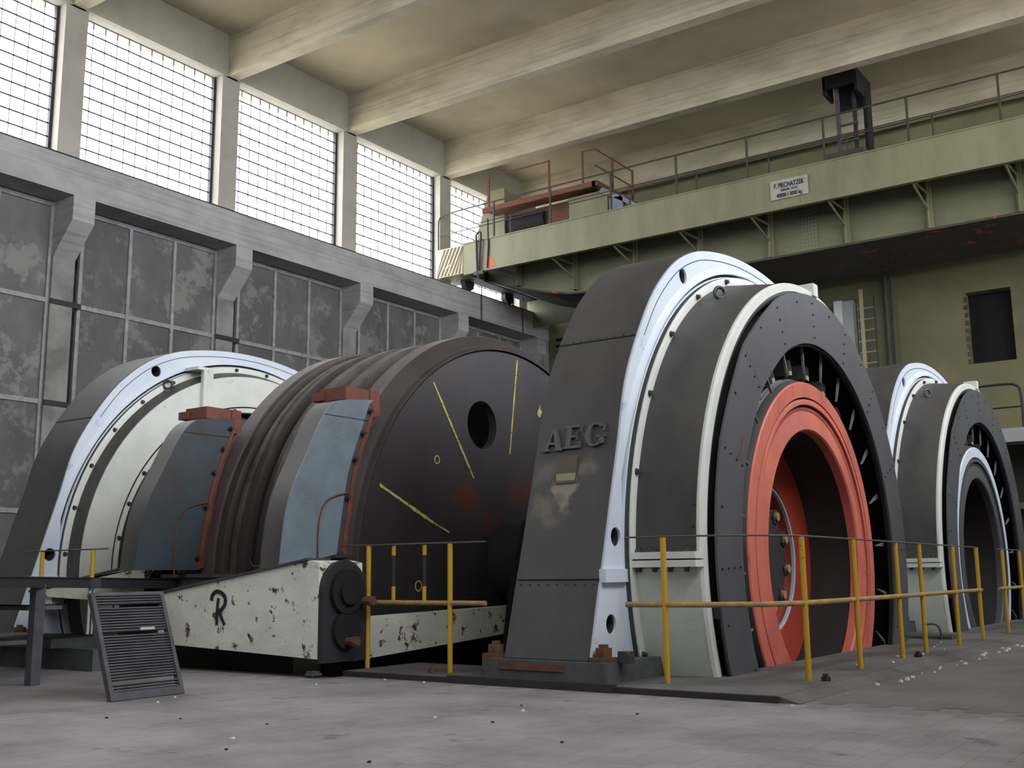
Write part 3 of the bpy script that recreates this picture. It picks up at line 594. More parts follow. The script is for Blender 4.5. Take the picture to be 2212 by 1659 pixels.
        # lifting lug on top, bracket at the bottom left
        bm = tobm(); box(bm, X(-3.62), X(-3.44), Y+.10, Y+.22, 2.62, 2.74); box(bm, X(-3.56), X(-3.46), Y+.06, Y+.26, 2.56, 2.63); obj('joint_lug', bm, mwhite, t)
        bm = tobm()
        tube(bm, (X(-3.43), Y-2.36, -.28), (X(-3.43), Y-2.10, -1.2), .02); box(bm, X(-3.47), X(-3.41), Y-2.40, Y-2.30, -.33, -.25); obj('drain_bracket', bm, dark_m, t)
    o = inst('lifting_eye', eye_me, t, (X(-3.80 if kind != 'left' else -3.95), Y-1.27 if kind != 'left' else Y-1.36, 2.41 if kind != 'left' else 2.39), (0, math.radians(0), math.radians(55)))
    # cast feet on a foundation block
    for s in (-1, 1):
        y0 = Y-3.24 if s < 0 else Y+2.45; y1 = y0+.86
        bm = tobm(); box(bm, X(-4.96), X(-3.86), y0, y1, ZS-.2, -.605)
        bmesh.ops.bevel(bm, geom=[e for e in bm.edges if abs(e.verts[0].co.z-e.verts[1].co.z) > .05], offset=.05, segments=4, affect='EDGES', profile=.5)
        ft = obj('foot', bm, pad_m, t)
        bm = tobm(); box(bm, X(-4.78), X(-4.22), y0-.012, y0+.02, -.675, -.625); obj('rusty_strip', bm, mrust, ft)
        yb_ = y0+.13 if s < 0 else y1-.13
        for x in (X(-4.90), X(-3.97)): inst('anchor_bolt', footbolt_me, ft, (x, yb_, -.606))
        bm = tobm(); box(bm, X(-3.80-.06), X(-3.80+.03), yb_, yb_+.08, -.61, -.53); obj('dowel', bm, mbolt, ft)
    return t
m1 = motor(0, 9.83, 'red', 'large dark electric motor with a salmon-red rotor ring, nearest to the camera')
m2 = motor(0, 16.59, 'grey', 'dark electric motor with a grey rotor ring edged in white, farther back at the right')
m3 = motor(-7.31, 9.83, 'left', 'electric motor with a broad white end shield behind the dark rope drum at the left')
# cast letters and plate on first motor
def surf(z): # near side surface of motor 1
    for p, q in zip(OUTS, OUTS[1:]):
        if p[1] <= z <= q[1]: return 9.83+p[0]+(q[0]-p[0])*(z-p[1])/(q[1]-p[1]+1e-9)
    return 7
def letter(name, polys, x0, z0, w, h):
    bm = tobm()
    for poly in polys:
        A, B = [], []
        for u, v in poly:
            z = z0+v*h; x = x0+u*w+.05*(v-.5)*0; A.append(bm.verts.new((x, surf(z)-.022, z))); B.append(bm.verts.new((x, surf(z)+.006, z)))
        n = len(poly)
        for i in range(n): bm.faces.new((A[i], A[(i+1) % n], B[(i+1) % n], B[i]))
        bm.faces.new(A[::-1]); bm.faces.new(B)
    obj(name, bm, letter_m, m1)
LA = [[(.0, 0), (.36, 0), (.36, .08), (.0, .08)], [(.58, 0), (1, 0), (1, .08), (.58, .08)], [(.12, .06), (.24, .06), (.50, .95), (.40, .95)], [(.40, 1), (.60, 1), (.94, .06), (.68, .06)], [(.24, .28), (.72, .28), (.70, .38), (.28, .38)]]
LE = [[(.0, 0), (.95, 0), (.95, .10), (.0, .10)], [(.0, .90), (.95, .90), (.95, 1), (.0, 1)], [(.14, .08), (.40, .08), (.40, .92), (.14, .92)], [(.38, .46), (.74, .46), (.74, .56), (.38, .56)], [(.88, .0), (.98, .0), (.98, .30), (.88, .26)], [(.88, .74), (.98, .70), (.98, 1), (.88, 1)], [(.68, .36), (.76, .36), (.76, .66), (.68, .66)]]
def arc(cx, cy, rx, ry, tx, ty, a0, a1, n=14):
    out = []
    for i in range(n):
        A, B = math.radians(a0+(a1-a0)*i/n), math.radians(a0+(a1-a0)*(i+1)/n)
        out.append([(cx+rx*math.cos(A), cy+ry*math.sin(A)), (cx+rx*math.cos(B), cy+ry*math.sin(B)), (cx+(rx-tx*abs(math.cos(B))**.7-.03)*math.cos(B), cy+(ry-ty)*math.sin(B)), (cx+(rx-tx*abs(math.cos(A))**.7-.03)*math.cos(A), cy+(ry-ty)*math.sin(A))])
    return out
LG = arc(.5, .5, .5, .52, .24, .10, 42, 318)+[[(.62, .36), (1.0, .36), (1.0, .45), (.62, .45)], [(.72, .06), (.94, .10), (.94, .42), (.72, .42)], [(.84, .66), (.94, .62), (.94, .98), (.87, .96)]]
letter('letter_a', LA, -4.725, .955, .185, .185); letter('letter_e', LE, -4.535, .965, .16, .185); letter('letter_g', LG, -4.345, .97, .185, .185)
bm = tobm()
for z0, z1 in ((.69, .905),):
    v = [bm.verts.new((x, surf(z)-d, z)) for x in (-4.555, -4.385) for z in (z0, z1) for d in (.012, -.004)]
    for f in ((0, 1, 3, 2), (4, 6, 7, 5), (0, 4, 5, 1), (2, 3, 7, 6), (0, 2, 6, 4), (1, 5, 7, 3)): bm.faces.new([v[i] for i in f])
for k_, (y_, z_) in enumerate(((7.93, .99), (7.90, .93), (7.86, .88))):
    q = tobm(); prism(q, [(y_, z_), (y_+.03, z_+.01), (y_+.035, z_+.06), (y_+.01, z_+.045)], 'x', -3.393, -3.389); obj('scuff', q, clamp_m, m1)
pl = obj('nameplate', bm, brass_m, m1, label='brownish nameplate under the cast letters')
bm = tobm(); box(bm, -4.555, -4.385, surf(.73)-.018, surf(.73)-.008, .71, .765); obj('plate_band', bm, cleat_m, pl)
# ------------------------------------------------------------------ rope drum
YD, ZD = 9.83, 0.03
t = thing('rope_drum', (-8.0, YD, ZF-1.2), 'huge dark rope drum with chalk marks and a round hole in its end disc', 'drum')
prof = [(-8.95, 2.58), (-8.93, 2.63), (-8.72, 2.63), (-8.70, 2.60)]
bm = tobm(); lathe(bm, [(-7.32, 2.63), (-7.12, 2.625), (-7.12, 2.45), (-7.32, 2.45)], YD, ZD, 160); obj('brake_track', bm, track_m, t, True)
bm = tobm(); lathe(bm, [(-7.12, 2.622), (-6.985, 2.50), (-6.985, 2.40), (-7.12, 2.40)], YD, ZD, 160); obj('brake_track', bm, drum_m, t, True)
bm = tobm(); lathe(bm, [(-8.98, 2.57), (-8.95, 2.63), (-8.74, 2.63), (-8.74, 2.45), (-8.98, 2.45)], YD, ZD, 160); obj('brake_track', bm, track_m, t, True)
bm = tobm(); lathe(bm, [(-6.985, 2.485), (-6.935, 2.47), (-6.935, 2.452), (-6.985, 2.45)], YD, ZD, 160); obj('disc_rim', bm, drum_m, t, True)
bm = tobm(); lathe(bm, [(-6.975, 2.452), (-6.962, 2.452), (-6.962, 2.43), (-6.975, 2.43)], YD, ZD, 160); obj('rim_gap', bm, black_m, t, True)
bm = tobm(); disc(bm, -7.05, -6.95, YD, ZD, 2.432, 128); dd = obj('end_disc', bm, drumface_m, t)
cut = tobm(); disc(cut, -7.2, -6.8, 9.30, 1.597, .262, 40); bmesh.ops.translate(cut, verts=cut.verts, vec=-BASE[t.name]); boolean_cut(dd, cut)
bm = tobm(); lathe(bm, [(-7.32, 2.50), (-8.74, 2.50), (-8.74, 2.42), (-7.32, 2.42)], YD, ZD, 120); obj('drum_shell', bm, rope_m, t, True)
for x0, x1, r, m in ((-7.40, -7.325, 2.60, drum_m), (-7.54, -7.42, 2.52, rope_m), (-7.735, -7.565, 2.615, ridge_m), (-7.80, -7.775, 2.60, mwhite), (-7.93, -7.83, 2.51, rope_m), (-8.10, -7.955, 2.61, ridge_m), (-8.19, -8.12, 2.58, drum_m), (-8.30, -8.23, 2.51, rope_m), (-8.42, -8.32, 2.60, drum_m), (-8.54, -8.47, 2.59, ridge_m), (-8.73, -8.62, 2.61, drum_m)):
    m_ = ridge_m if m is mwhite else m
    bm = tobm(); lathe(bm, [(x0, r-.03), (x0+.012, r), (x1-.012, r), (x1, r-.03), (x1, 2.45), (x0, 2.45)], YD, ZD, 144); obj('groove_ridge', bm, m_, t, True)
bm = tobm(); lathe(bm, [(-11.3, .45), (-4.0, .45), (-4.0, .0), (-11.3, .0)], YD, .13, 40); obj('shaft', bm, dark_m, t, True)
def mark(p, q, w):
    d = Vector((q[0]-p[0], q[1]-p[1])); n = d.normalized(); s = Vector((-n.y, n.x))*w; k = 14; bm = tobm(); A, B = [], []
    for i in range(k+1):
        c = Vector(p)+d*i/k; e = rnd.uniform(.6, 1.2)
        a, b = c+s*e, c-s*e; A.append((a.x, a.y)); B.append((b.x, b.y))
    prism(bm, A+B[::-1], 'x', -6.951, -6.9465); obj('chalk_mark', bm, chalk_m, dd, label='yellow chalk line on the drum end')
mark((8.466, 1.953), (9.143, 1.012), .014); mark((9.972, 2.417), (9.809, 1.329), .012); mark((7.671, .852), (8.45, .53), .016); mark((8.45, .53), (8.727, .432), .010)
bm = tobm(); prism(bm, [(10.36, 1.84), (10.42, 1.80), (10.47, 1.88), (10.43, 1.90), (10.44, 1.96), (10.40, 1.90)], 'x', -6.951, -6.946); obj('chalk_mark', bm, chalk_m, dd)
for (cy_, cz_, r) in ((8.53, 1.16, .045), (8.25, -.10, .055)):
    bm = tobm(); lathe(bm, [(-6.951, r), (-6.947, r), (-6.947, r-.012), (-6.951, r-.012)], cy_, cz_, 16); obj('chalk_mark', bm, chalk_m, dd)
# bearing pedestals between the machines
for x0, x1, lb in ((-6.35, -5.35, 'dark bearing pedestal between the rope drum and the nearest motor'), (-10.6, -9.6, 'dark bearing pedestal between the rope drum and the white-shielded motor')):
    bm = tobm(); prism(bm, [(8.7, -1.3), (10.96, -1.3), (10.75, -.2), (10.5, .5), (10.2, .8), (9.46, .8), (9.16, .5), (8.9, -.2)], 'x', x0, x1)
    o = obj('bearing_pedestal', bm, black_m, None); tag(o, lb, 'bearing')
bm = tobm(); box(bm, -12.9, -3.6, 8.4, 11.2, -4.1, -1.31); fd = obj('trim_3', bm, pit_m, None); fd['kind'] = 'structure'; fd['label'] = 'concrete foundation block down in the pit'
# ------------------------------------------------------------------ brakes
FR = [(6.335, .075), (6.345, .14), (6.39, .5), (6.47, .76), (6.60, 1.01), (6.70, 1.21), (6.77, 1.34), (6.85, 1.46), (6.95, 1.545), (7.08, 1.585), (7.22, 1.60), (7.47, 1.63)]
IN = [(7.05, .075), (7.06, .14), (7.09, .35), (7.13, .58), (7.16, .75), (7.19, .90), (7.24, 1.05), (7.29, 1.18), (7.33, 1.27), (7.37, 1.36), (7.42, 1.48), (7.46, 1.58)]
stud_me = bolt_mesh('stud', .02, .05, [mbolt], 6)
def brake(xf, shell, lab):
    t = thing('brake_shoe_unit', (xf-.1, 6.8, ZF), lab, 'brake')
    F = spline(FR, 3); I = spline(IN, 3)
    dn = F; din = I
    bm = tobm(); strip(bm, dn, din, xf-.235, xf-.012); obj('body', bm, mdark, t, True)
    bm = tobm(); strip(bm, dn, [(y-.055, z) for y, z in din], xf-.012, xf); obj('side_plate', bm, shell, t, label='worn blue-grey side plate')
    bm = tobm(); strip(bm, [(y-.055, z) for y, z in din], din, xf-.012, xf-.003); obj('edge_bar', bm, mdark, t)
    for q in (3, 10, 17, 24, 30):
        y, z = din[q+1] if q+1 < len(din) else din[-1]; inst('stud', stud_me, t, (xf-.005, y-.028, z))
    # lining with red holder
    bm = tobm(); strip(bm, [(y+.004, z) for y, z in din], [(y+.05, z+.01) for y, z in din], xf-.42, xf+.0); obj('shoe_holder', bm, clamp_m, t, True)
    bm = tobm(); strip(bm, [(y+.05, z+.01) for y, z in din], [(y+.13, z+.02) for y, z in din], xf-.44, xf-.06); obj('brake_lining', bm, mrust if shell is bluebox_m else mrust, t, True)
    bm = tobm(); box(bm, xf-.36, xf-.03, 7.12, 7.50, 1.60, 1.72); prism(bm, [(7.44, 1.46), (7.58, 1.50), (7.56, 1.72), (7.44, 1.72)], 'x', xf-.34, xf-.02); obj('clamp_block', bm, clamp_m, t, label='red-brown clamp on top')
    bm = tobm(); box(bm, xf-.45, xf-.30, 7.10, 7.22, 1.61, 1.69); obj('clamp_end', bm, clamp_m, t)
    bm = tobm(); path(bm, spline([(xf+.006, 6.78, .02), (xf+.006, 6.77, .35), (xf+.006, 6.80, .55), (xf+.006, 6.88, .66), (xf+.006, 7.0, .71), (xf+.006, 7.15, .74)], 4), .008, 6); obj('cable', bm, mrust, t)
    bm = tobm(); box(bm, xf-.001, xf+.0015, 6.83, 7.40, 1.42, 1.426); obj('plate_seam', bm, black_m, t)
    return t
brake(-6.85, bluebox_m, 'blue-grey brake shoe housing with a red clamp at the near end of the rope drum')
brake(-8.79, bluedark_m, 'dark blue-grey brake shoe housing with a red clamp at the far end of the rope drum')
# ------------------------------------------------------------------ brake levers and cross beam
def lever(xe, y0, wid, lab, ln, zb=-.644):
    t = thing('brake_lever', (xe-1, y0+wid/2, ZF), lab, 'lever')
    zt = .129
    L = -ln; st = .136; sb = .035
    bm = tobm()   # tapered box with rounded far end: profile in X-Z
    pr = [(xe, zb), (xe, zt-.02), (xe-.10, zt), (xe-.3, zt-.03), (xe+L, zt+st*L+.0), (xe+L, zb-sb*L)]
    prism(bm, pr, 'y', y0, y0+wid); obj('lever_body', bm, lever_m, t)
    bm = tobm(); prism(bm, [(xe-.12, zt+.002), (xe-.3, zt-.028), (xe+L, zt+st*L+.002), (xe+L, zt+st*L+.022), (xe-.3, zt-.008), (xe-.12, zt+.02)], 'y', y0-.02, y0+wid*.5); obj('top_strip', bm, grate_m, t)
    bm = tobm(); prism(bm, [(xe-.12, zt+.03), (xe-.3, zt+.0), (xe+L, zt+st*L+.03), (xe+L, zt+st*L+.05), (xe-.3, zt+.02), (xe-.12, zt+.05)], 'y', y0+wid*.6, y0+wid+.02); obj('top_strip', bm, dark_m, t)
    # tombstone-shaped dark end plate
    cy = y0+wid/2; r = wid/2
    pts = [(y0, zb-.03), (y0+wid, zb-.03)]+[(cy+r*math.cos(a), zt-r+r*math.sin(a)) for a in [PI*i/16 for i in range(17)]]
    bm = tobm(); prism(bm, pts, 'x', xe, xe+.05); ep = obj('end_plate', bm, dark_m, t)
    bm = tobm(); disc(bm, xe+.05, xe+.09, cy, zt-r, r*.72, 32); disc(bm, xe+.09, xe+.12, cy, zt-r, r*.42, 24); disc(bm, xe+.05, xe+.085, cy, zb+.22, r*.6, 24); obj('boss', bm, black_m, ep)
    for yy, zz in ((cy+.18, zt-r-.08), (cy+.0, zb+.13)):
        bm = tobm(); tube(bm, (xe+.05, yy, zz), (xe+.20, yy, zz), .032, 10); tube(bm, (xe+.15, yy, zz), (xe+.19, yy, zz), .045, 6); obj('pin', bm, mrust, ep)
    return t
l1 = lever(-6.325, 6.28, .50, 'white chipped brake lever with a painted black R beside the leaning grating', 2.0)
l2 = lever(-9.35, 6.86, .42, 'white chipped brake lever behind the dark platform beam at the left', 2.6, -.25)
# painted R on the lever
def stroke(pts, w, y):
    bm = tobm(); A, B = [], []
    P = [Vector(p) for p in pts]
    for i, p in enumerate(P):
        d = (P[min(i+1, len(P)-1)]-P[max(i-1, 0)]).normalized(); s = Vector((-d.y, d.x))*w/2; A.append(p+s); B.append(p-s)
    f0 = [[bm.verts.new((a.x, y-.004, a.y)), bm.verts.new((b.x, y-.004, b.y)), bm.verts.new((b.x, y+.002, b.y)), bm.verts.new((a.x, y+.002, a.y))] for a, b in zip(A, B)]
    for a, b in zip(f0, f0[1:]):
        for k in range(4): bm.faces.new((a[k], a[(k+1) % 4], b[(k+1) % 4], b[k]))
    bm.faces.new(f0[0]); bm.faces.new(f0[-1]); return bm
bm = tobm(); box(bm, -12.5, -11.0, 6.9, 7.05, -.27, -.055); obj('extension_beam', bm, lever_m, l2)
def LEVPT(px, py):   # point of the lever's near face (plane y = 6.28) seen at photo position px, py
    d = F_ + R_*((px-1106)/2339.16) - U_*((py-829.5)/2339.16); k = 6.28/d.y; return (d.x*k, d.z*k)
def lx(px, py):  # picture measure of the letter turned into metres on the lever's face
    return LEVPT(px, py)
R1 = spline([lx(458, 1297), lx(460, 1286), lx(468, 1278), lx(478, 1280), lx(487, 1290), lx(487, 1305), lx(480, 1316), lx(471, 1321)], 4)
R2 = [lx(473, 1292), lx(470, 1320), lx(469, 1350)]; R3 = [lx(473, 1319), lx(480, 1335), lx(486, 1350)]
bm = stroke(R1, .034, 6.275); obj('letter_r', bm, ink_m, l1, label='black brush-painted letter R')
for q in (R2, R3): bm = stroke(q, .028, 6.274); obj('letter_r', bm, ink_m, l1)
bm = tobm(); path(bm, spline([(-7.25, 6.62, .06), (-7.32, 6.60, .10), (-7.42, 6.58, .09), (-7.48, 6.58, .14), (-7.46, 6.58, .20)], 4), .010, 6)
o = obj('hose', bm, dark_m, None); tag(o, 'thin dark hose end curling up from the white lever top', 'hose')
bm = tobm(); prism(bm, [(6.98, -.36), (10.4, -.30), (10.4, -.52), (9.0, -.60), (6.98, -.71)], 'x', -6.80, -6.58)
o = obj('brake_cross_beam', bm, lever_m, None); tag(o, 'chipped white cross beam low in front of the drum end disc', 'beam')
bm = tobm(); box(bm, -9.9, -7.35, 6.98, 7.6, .0, .035)
o = obj('cover_sheet', bm, pad_m, None); tag(o, 'narrow grey cover sheet lying between the two brake housings', 'cover')
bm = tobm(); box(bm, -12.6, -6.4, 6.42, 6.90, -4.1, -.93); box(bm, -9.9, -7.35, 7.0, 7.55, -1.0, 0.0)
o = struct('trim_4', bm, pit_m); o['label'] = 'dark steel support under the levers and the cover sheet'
# ------------------------------------------------------------------ railings
def railing(lab, pathpts, posts, zt=.255, zmid=-.215, top_ext=None, group=None, pickets=()):
    b = pathpts[0]; t = thing('guard_railing', (b[0], b[1], ZS), lab, 'railing', group)
    bm = tobm(); path(bm, [(x, y, zt) for x, y in pathpts], .0075, 6); obj('top_rod', bm, wire_m, t)
    bm = tobm(); path(bm, [(x, y, zmid) for x, y in pathpts], .020, 10); obj('middle_rail', bm, raildust_m, t, True)
    for x, y in posts:
        bm = tobm(); tube(bm, (x, y, ZS), (x, y, zt-.006), .021, 12); o = obj('post', bm, yellow_m, t, True)
    for x, y in pickets:
        for a, b_, m in ((zt-.01, zt-.09, yellow_m), (zt-.09, zmid+.13, dark_m), (zmid+.13, zmid+.01, yellow_m)):
            bm = tobm(); tube(bm, (x, y, a), (x, y, b_), .017, 10); obj('picket', bm, m, t, True)
    return t
railing('short yellow railing in front of the drum end disc', [(-6.62, 6.82), (-5.07, 6.82)], [(-6.29, 6.82), (-5.42, 6.82)], pickets=[(-6.03, 6.84), (-5.70, 6.84)])
cor = spline([(-3.86, 6.86), (-3.575, 6.90), (-3.30, 6.96), (-3.05, 7.12), (-2.88, 7.35), (-2.81, 7.62), (-2.80, 8.6), (-2.81, 9.9), (-2.82, 11), (-2.83, 12), (-2.84, 13.15)], 5)
railing('long yellow railing bending round the corner in front of the nearest motor', cor, [(-3.575, 6.90), (-2.81, 7.55), (-2.79, 8.62), (-2.82, 9.87), (-2.82, 10.63), (-2.83, 11.93), (-2.84, 13.04)])
railing('yellow railing beside the farther motor at the right edge', [(-2.85, 14.15), (-2.85, 19.4)], [(-2.85, 14.45), (-2.85, 15.5), (-2.85, 16.5), (-2.85, 17.6), (-2.85, 18.7)])
t = thing('guard_railing', (-9.65, 5.92, 0), 'stub of yellow railing rising above the dark platform in front of the white-shielded motor', 'railing')
bm = tobm(); path(bm, [(-9.95, 5.93, .262), (-8.58, 5.90, .262)], .0075, 6); obj('top_rod', bm, wire_m, t)
for x, y in ((-9.65, 5.93), (-8.80, 5.90)):
    bm = tobm(); tube(bm, (x, y, -.012), (x, y, .256), .020, 12); obj('post', bm, yellow_m, t, True)
# ------------------------------------------------------------------ platform, steps, leaning grating
t = thing('steel_platform', (-7.7, 4.8, ZF), 'dark steel step platform on a square post at the left edge', 'platform')
pa, pb_ = Vector((-7.12, 3.7, 0)), Vector((-9.15, 7.25, 0)); pd = (pb_-pa).normalized(); pn = Vector((pd.y, -pd.x, 0))
def plat(bm, s0, s1, n0, n1, z00, z01, z10, z11):
    v = [bm.verts.new((pa+pd*s_+pn*n_)+Vector((0, 0, z))) for s_, zz in ((s0, (z00, z01)), (s1, (z10, z11))) for n_ in (n0, n1) for z in zz]
    for f in ((0, 1, 3, 2), (4, 6, 7, 5), (0, 4, 5, 1), (2, 3, 7, 6), (0, 2, 6, 4), (1, 5, 7, 3)): bm.faces.new([v[i] for i in f])
PL = (pb_-pa).length
bm = tobm(); plat(bm, 0, PL, -.06, .0, -.045, .03, -.11, -.012); obj('side_beam', bm, dark_m, t)
bm = tobm(); plat(bm, 0, PL, -1.6, .01, .02, .03, -.018, -.012); obj('deck', bm, dark_m, t)
bm = tobm(); box(bm, -7.83, -7.75, 4.73, 4.81, ZF, -.04); obj('post', bm, grate_m, t)
bm = tobm(); plat(bm, 1.97, 2.14, .0, .02, -.075, .0, -.075, .0); obj('bracket', bm, grate_m, t)
bm = tobm(); tube(bm, (-8.13, 5.44, -.075), (-8.13, 5.44, -.45), .012); tube(bm, (-8.15, 5.49, -.075), (-8.15, 5.49, -.45), .008); obj('hanger_rod', bm, duct_m, t)
for x1, y1, z in ((-8.0, 4.93, -.205), (-8.15, 4.80, -.47)):
    bm = tobm(); box(bm, x1-.9, x1+.10 if z > -.3 else x1+.02, y1-.18, y1+.12, z-.03, z); obj('tread', bm, slab_m, t)
bm = tobm(); box(bm, -9.9, -8.45, 5.72, 6.25, ZF, -.60); box(bm, -10.4, -8.9, 5.6, 6.2, -.60, -.52)
o = obj('concrete_block', bm, pad_m, None); tag(o, 'low brownish concrete block on the floor behind the platform post', 'block')
# grating panel leaning back
g0 = Vector((-6.30, 4.41, ZF)); g1 = Vector((-6.315, 5.00, ZF)); g3 = Vector((-6.575, 4.40, -.097)); 
t = thing('floor_grating', g0, 'dark metal grating panel leaning upright beside the white lever', 'grating')
ux = (g1-g0).normalized(); uz = (g3-g0).normalized(); un = ux.cross(uz).normalized()
W = (g1-g0).length; H = (g3-g0).length
def gbox(bm, u0, u1, v0, v1, d0, d1):
    v = [bm.verts.new(g0+ux*u+uz*w+un*d) for u in (u0, u1) for w in (v0, v1) for d in (d0, d1)]
    for f in ((0, 1, 3, 2), (4, 6, 7, 5), (0, 4, 5, 1), (2, 3, 7, 6), (0, 2, 6, 4), (1, 5, 7, 3)): bm.faces.new([v[i] for i in f])
for a in ((0, .03, 0, H), (W-.03, W, 0, H), (.03, W-.03, 0, .055), (.03, W-.03, H-.025, H)):
    bm = tobm(); gbox(bm, a[0], a[1], a[2], a[3], -.03, .012); obj('frame_bar', bm, grate_m, t)
ns = 34
for i in range(ns):
    v = .065+(H-.10)*i/(ns-1)
    if i in (3, 20, 30): continue
    bm = tobm(); gbox(bm, .03, W-.03, v-.0045, v+.0045, -.026, .004); obj('slat', bm, grate_m, t)
bm = tobm(); gbox(bm, .34, .46, H*.63, H*.655, -.005, .006); obj('scrap_strip', bm, duct_m, t)
# ------------------------------------------------------------------ overhead crane
YG = 22.3
t = thing('overhead_crane', (-8, YG, ZL1), 'olive-green overhead travelling crane bridge spanning the hall under the roof beams', 'crane')
ZG0, ZG1 = 7.96, 8.79
XR = HX1-.9
bm = tobm()
box(bm, -17.24, XR, YG-.03, YG, ZG0, ZG1); box(bm, -17.24, XR, YG-.05, YG+.12, ZG1, ZG1+.03); box(bm, -17.24, XR, YG-.03, YG+.10, ZG0-.02, ZG0)
obj('walkway_girder', bm, crane_m, t)
bm = tobm(); box(bm, -18.2, -17.24, YG-.03, YG+.9, ZG0+.03, ZG1); ec = obj('end_carriage', bm, crane_m, t)
for i in range(9):
    a = -18.2+.125*i-.1; bm = tobm()
    pts = [(a, ZG0+.04), (a+.075, ZG0+.04), (a+.075+.38, ZG1-.03), (a+.38, ZG1-.03)]
    pts = [(min(max(x, -18.2), -17.25), z) for x, z in pts]
    if abs(pts[0][0]-pts[1][0]) < .01: pts[0] = (pts[0][0]-.0, pts[0][1])
    try: prism(bm, pts, 'y', YG-.038, YG-.03); obj('hazard_stripe', bm, stripe2_m, ec)
    except Exception: bm.free()
bm = tobm(); box(bm, -18.2, -17.24, YG-.034, YG-.028, ZG0+.03, ZG1-.01); obj('hazard_panel', bm, stripe_m, ec)
bm = tobm(); box(bm, -17.75, -17.35, YG+.2, 26.0, 8.02, 8.35); obj('carriage_beam', bm, dark_m, ec)
for y in (YG+.7, YG+2.6):
    bm = tobm(); disc(bm, -17.75, -17.6, y, 7.93, .21, 24); obj('wheel', bm, dark_m, ec)
YW = 23.5
bm = tobm()
prism(bm, [(-17.8, 8.4), (-17.8, 9.0), (XR, 9.0), (XR, 7.19), (-13.9, 7.17), (-14.6, 7.22), (-15.4, 7.40), (-16.6, 7.74), (-17.6, 8.15)], 'y', YW, YW+.03)
web = obj('main_girder', bm, cranew_m, t)
bm = tobm()
bpts = [(-17.6, 8.15), (-16.6, 7.74), (-15.4, 7.40), (-14.6, 7.22), (-13.9, 7.17), (XR, 7.19)]
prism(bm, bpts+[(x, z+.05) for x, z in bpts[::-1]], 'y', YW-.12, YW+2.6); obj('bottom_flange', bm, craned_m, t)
bm = tobm(); box(bm, -17.7, XR, YW+2.45, YW+2.5, 7.2, 9.0); obj('rear_girder', bm, cranew_m, t)
for i in range(11):
    x = -3.69-1.795*(i-3) if i < 11 else 0
    if x > XR: continue
    zb = 7.2 if x > -14 else 7.2+(-14-x)*.22
    bm = tobm(); box(bm, x-.06, x+.06, YW-.10, YW, zb+.03, 8.95); box(bm, x-.015, x+.015, YW-.16, YW, zb+.03, 8.95); obj('web_stiffener', bm, crane_m, t)
    bm = tobm(); tube(bm, (x-.05, YG+.05, ZG0+.02), (x, YW-.03, 7.60 if x > -14.5 else 7.9), .028, 6); tube(bm, (x-.05, YG+.05, ZG1-.1), (x, YW-.03, 8.3), .03, 6); tube(bm, (x-.05, YG+.05, ZG0+.05), (x, YW-.03, ZG0+.05), .03, 6); obj('strut', bm, cranew_m, t)
bm = tobm(); box(bm, -8.35, -7.95, YW-.012, YW, 7.25, 8.4); sp = obj('splice_plate', bm, cranew_m, t)
bm = tobm()
for i in range(5):
    for j in range(12): disc_x = 0; box(bm, -8.31+.075*i, -8.29+.075*i, YW-.024, YW-.012, 7.3+.09*j, 7.32+.09*j)
o = obj('splice_rivets', bm, duct_m, sp, kind='stuff')
bm = tobm(); box(bm, -8.3, -7.9, YG-.04, YG-.03, 8.6, 8.83); obj('splice_plate', bm, crane_m, t)
bm = tobm(); box(bm, -8.3, -7.9, YG-.04, YG-.03, ZG0, 8.15); obj('splice_plate', bm, crane_m, t)
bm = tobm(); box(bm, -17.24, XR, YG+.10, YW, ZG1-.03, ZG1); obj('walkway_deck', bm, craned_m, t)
bm = tobm(); box(bm, -17.24, XR, YG+.95, YW+.25, ZG1, ZG1+.32); obj('rail_bearer', bm, crane_m, t)
bm = tobm(); box(bm, -17.0, XR, YW+.05, YW+.13, ZG1+.32, ZG1+.40); obj('trolley_rail', bm, cranerust_m, t)
bm = tobm(); box(bm, -13.0, XR, 25.9, 26.0, 9.0, 9.75); obj('rear_walkway_girder', bm, cranew_m, t)
for x0, x1 in ((-5.6, -4.9), (-3.5, -2.9)):
    bm = tobm()
    for k in range(4): box(bm, x0, x1, 25.82, 25.88, 9.15+.12*k, 9.19+.12*k)
    obj('resistor_grid', bm, duct_m, t)
# crane handrail
rt = obj('handrail', (lambda b: (path(b, spline([(-18.14, YG, ZG1+.02), (-18.14, YG, 9.55), (-18.10, YG, 9.68), (-17.98, YG, 9.74), (-17.0, YG, 9.80), (-10, YG, 9.82), (XR, YG, 9.84)], 4), .02, 6), b)[1])(tobm()), rail_m, t)
bm = tobm(); tube(bm, (-18.1, YG, 9.2), (XR, YG, 9.34), .014, 6); tube(bm, (-17.0, YG+.12, 9.36), (XR, YG+.12, 9.40), .012, 6); obj('knee_rail', bm, rail_m, t)
for i in range(12):
    x = -16.25+1.79*i
    if x > XR: break
    bm = tobm(); box(bm, x-.022, x+.022, YG-.02, YG+.02, ZG1-.01, 9.82); obj('rail_post', bm, rail_m, t)
    bm = tobm(); box(bm, x+.45, x+.48, YG+.1, YG+.13, ZG1, 9.38); obj('short_post', bm, rail_m, t)
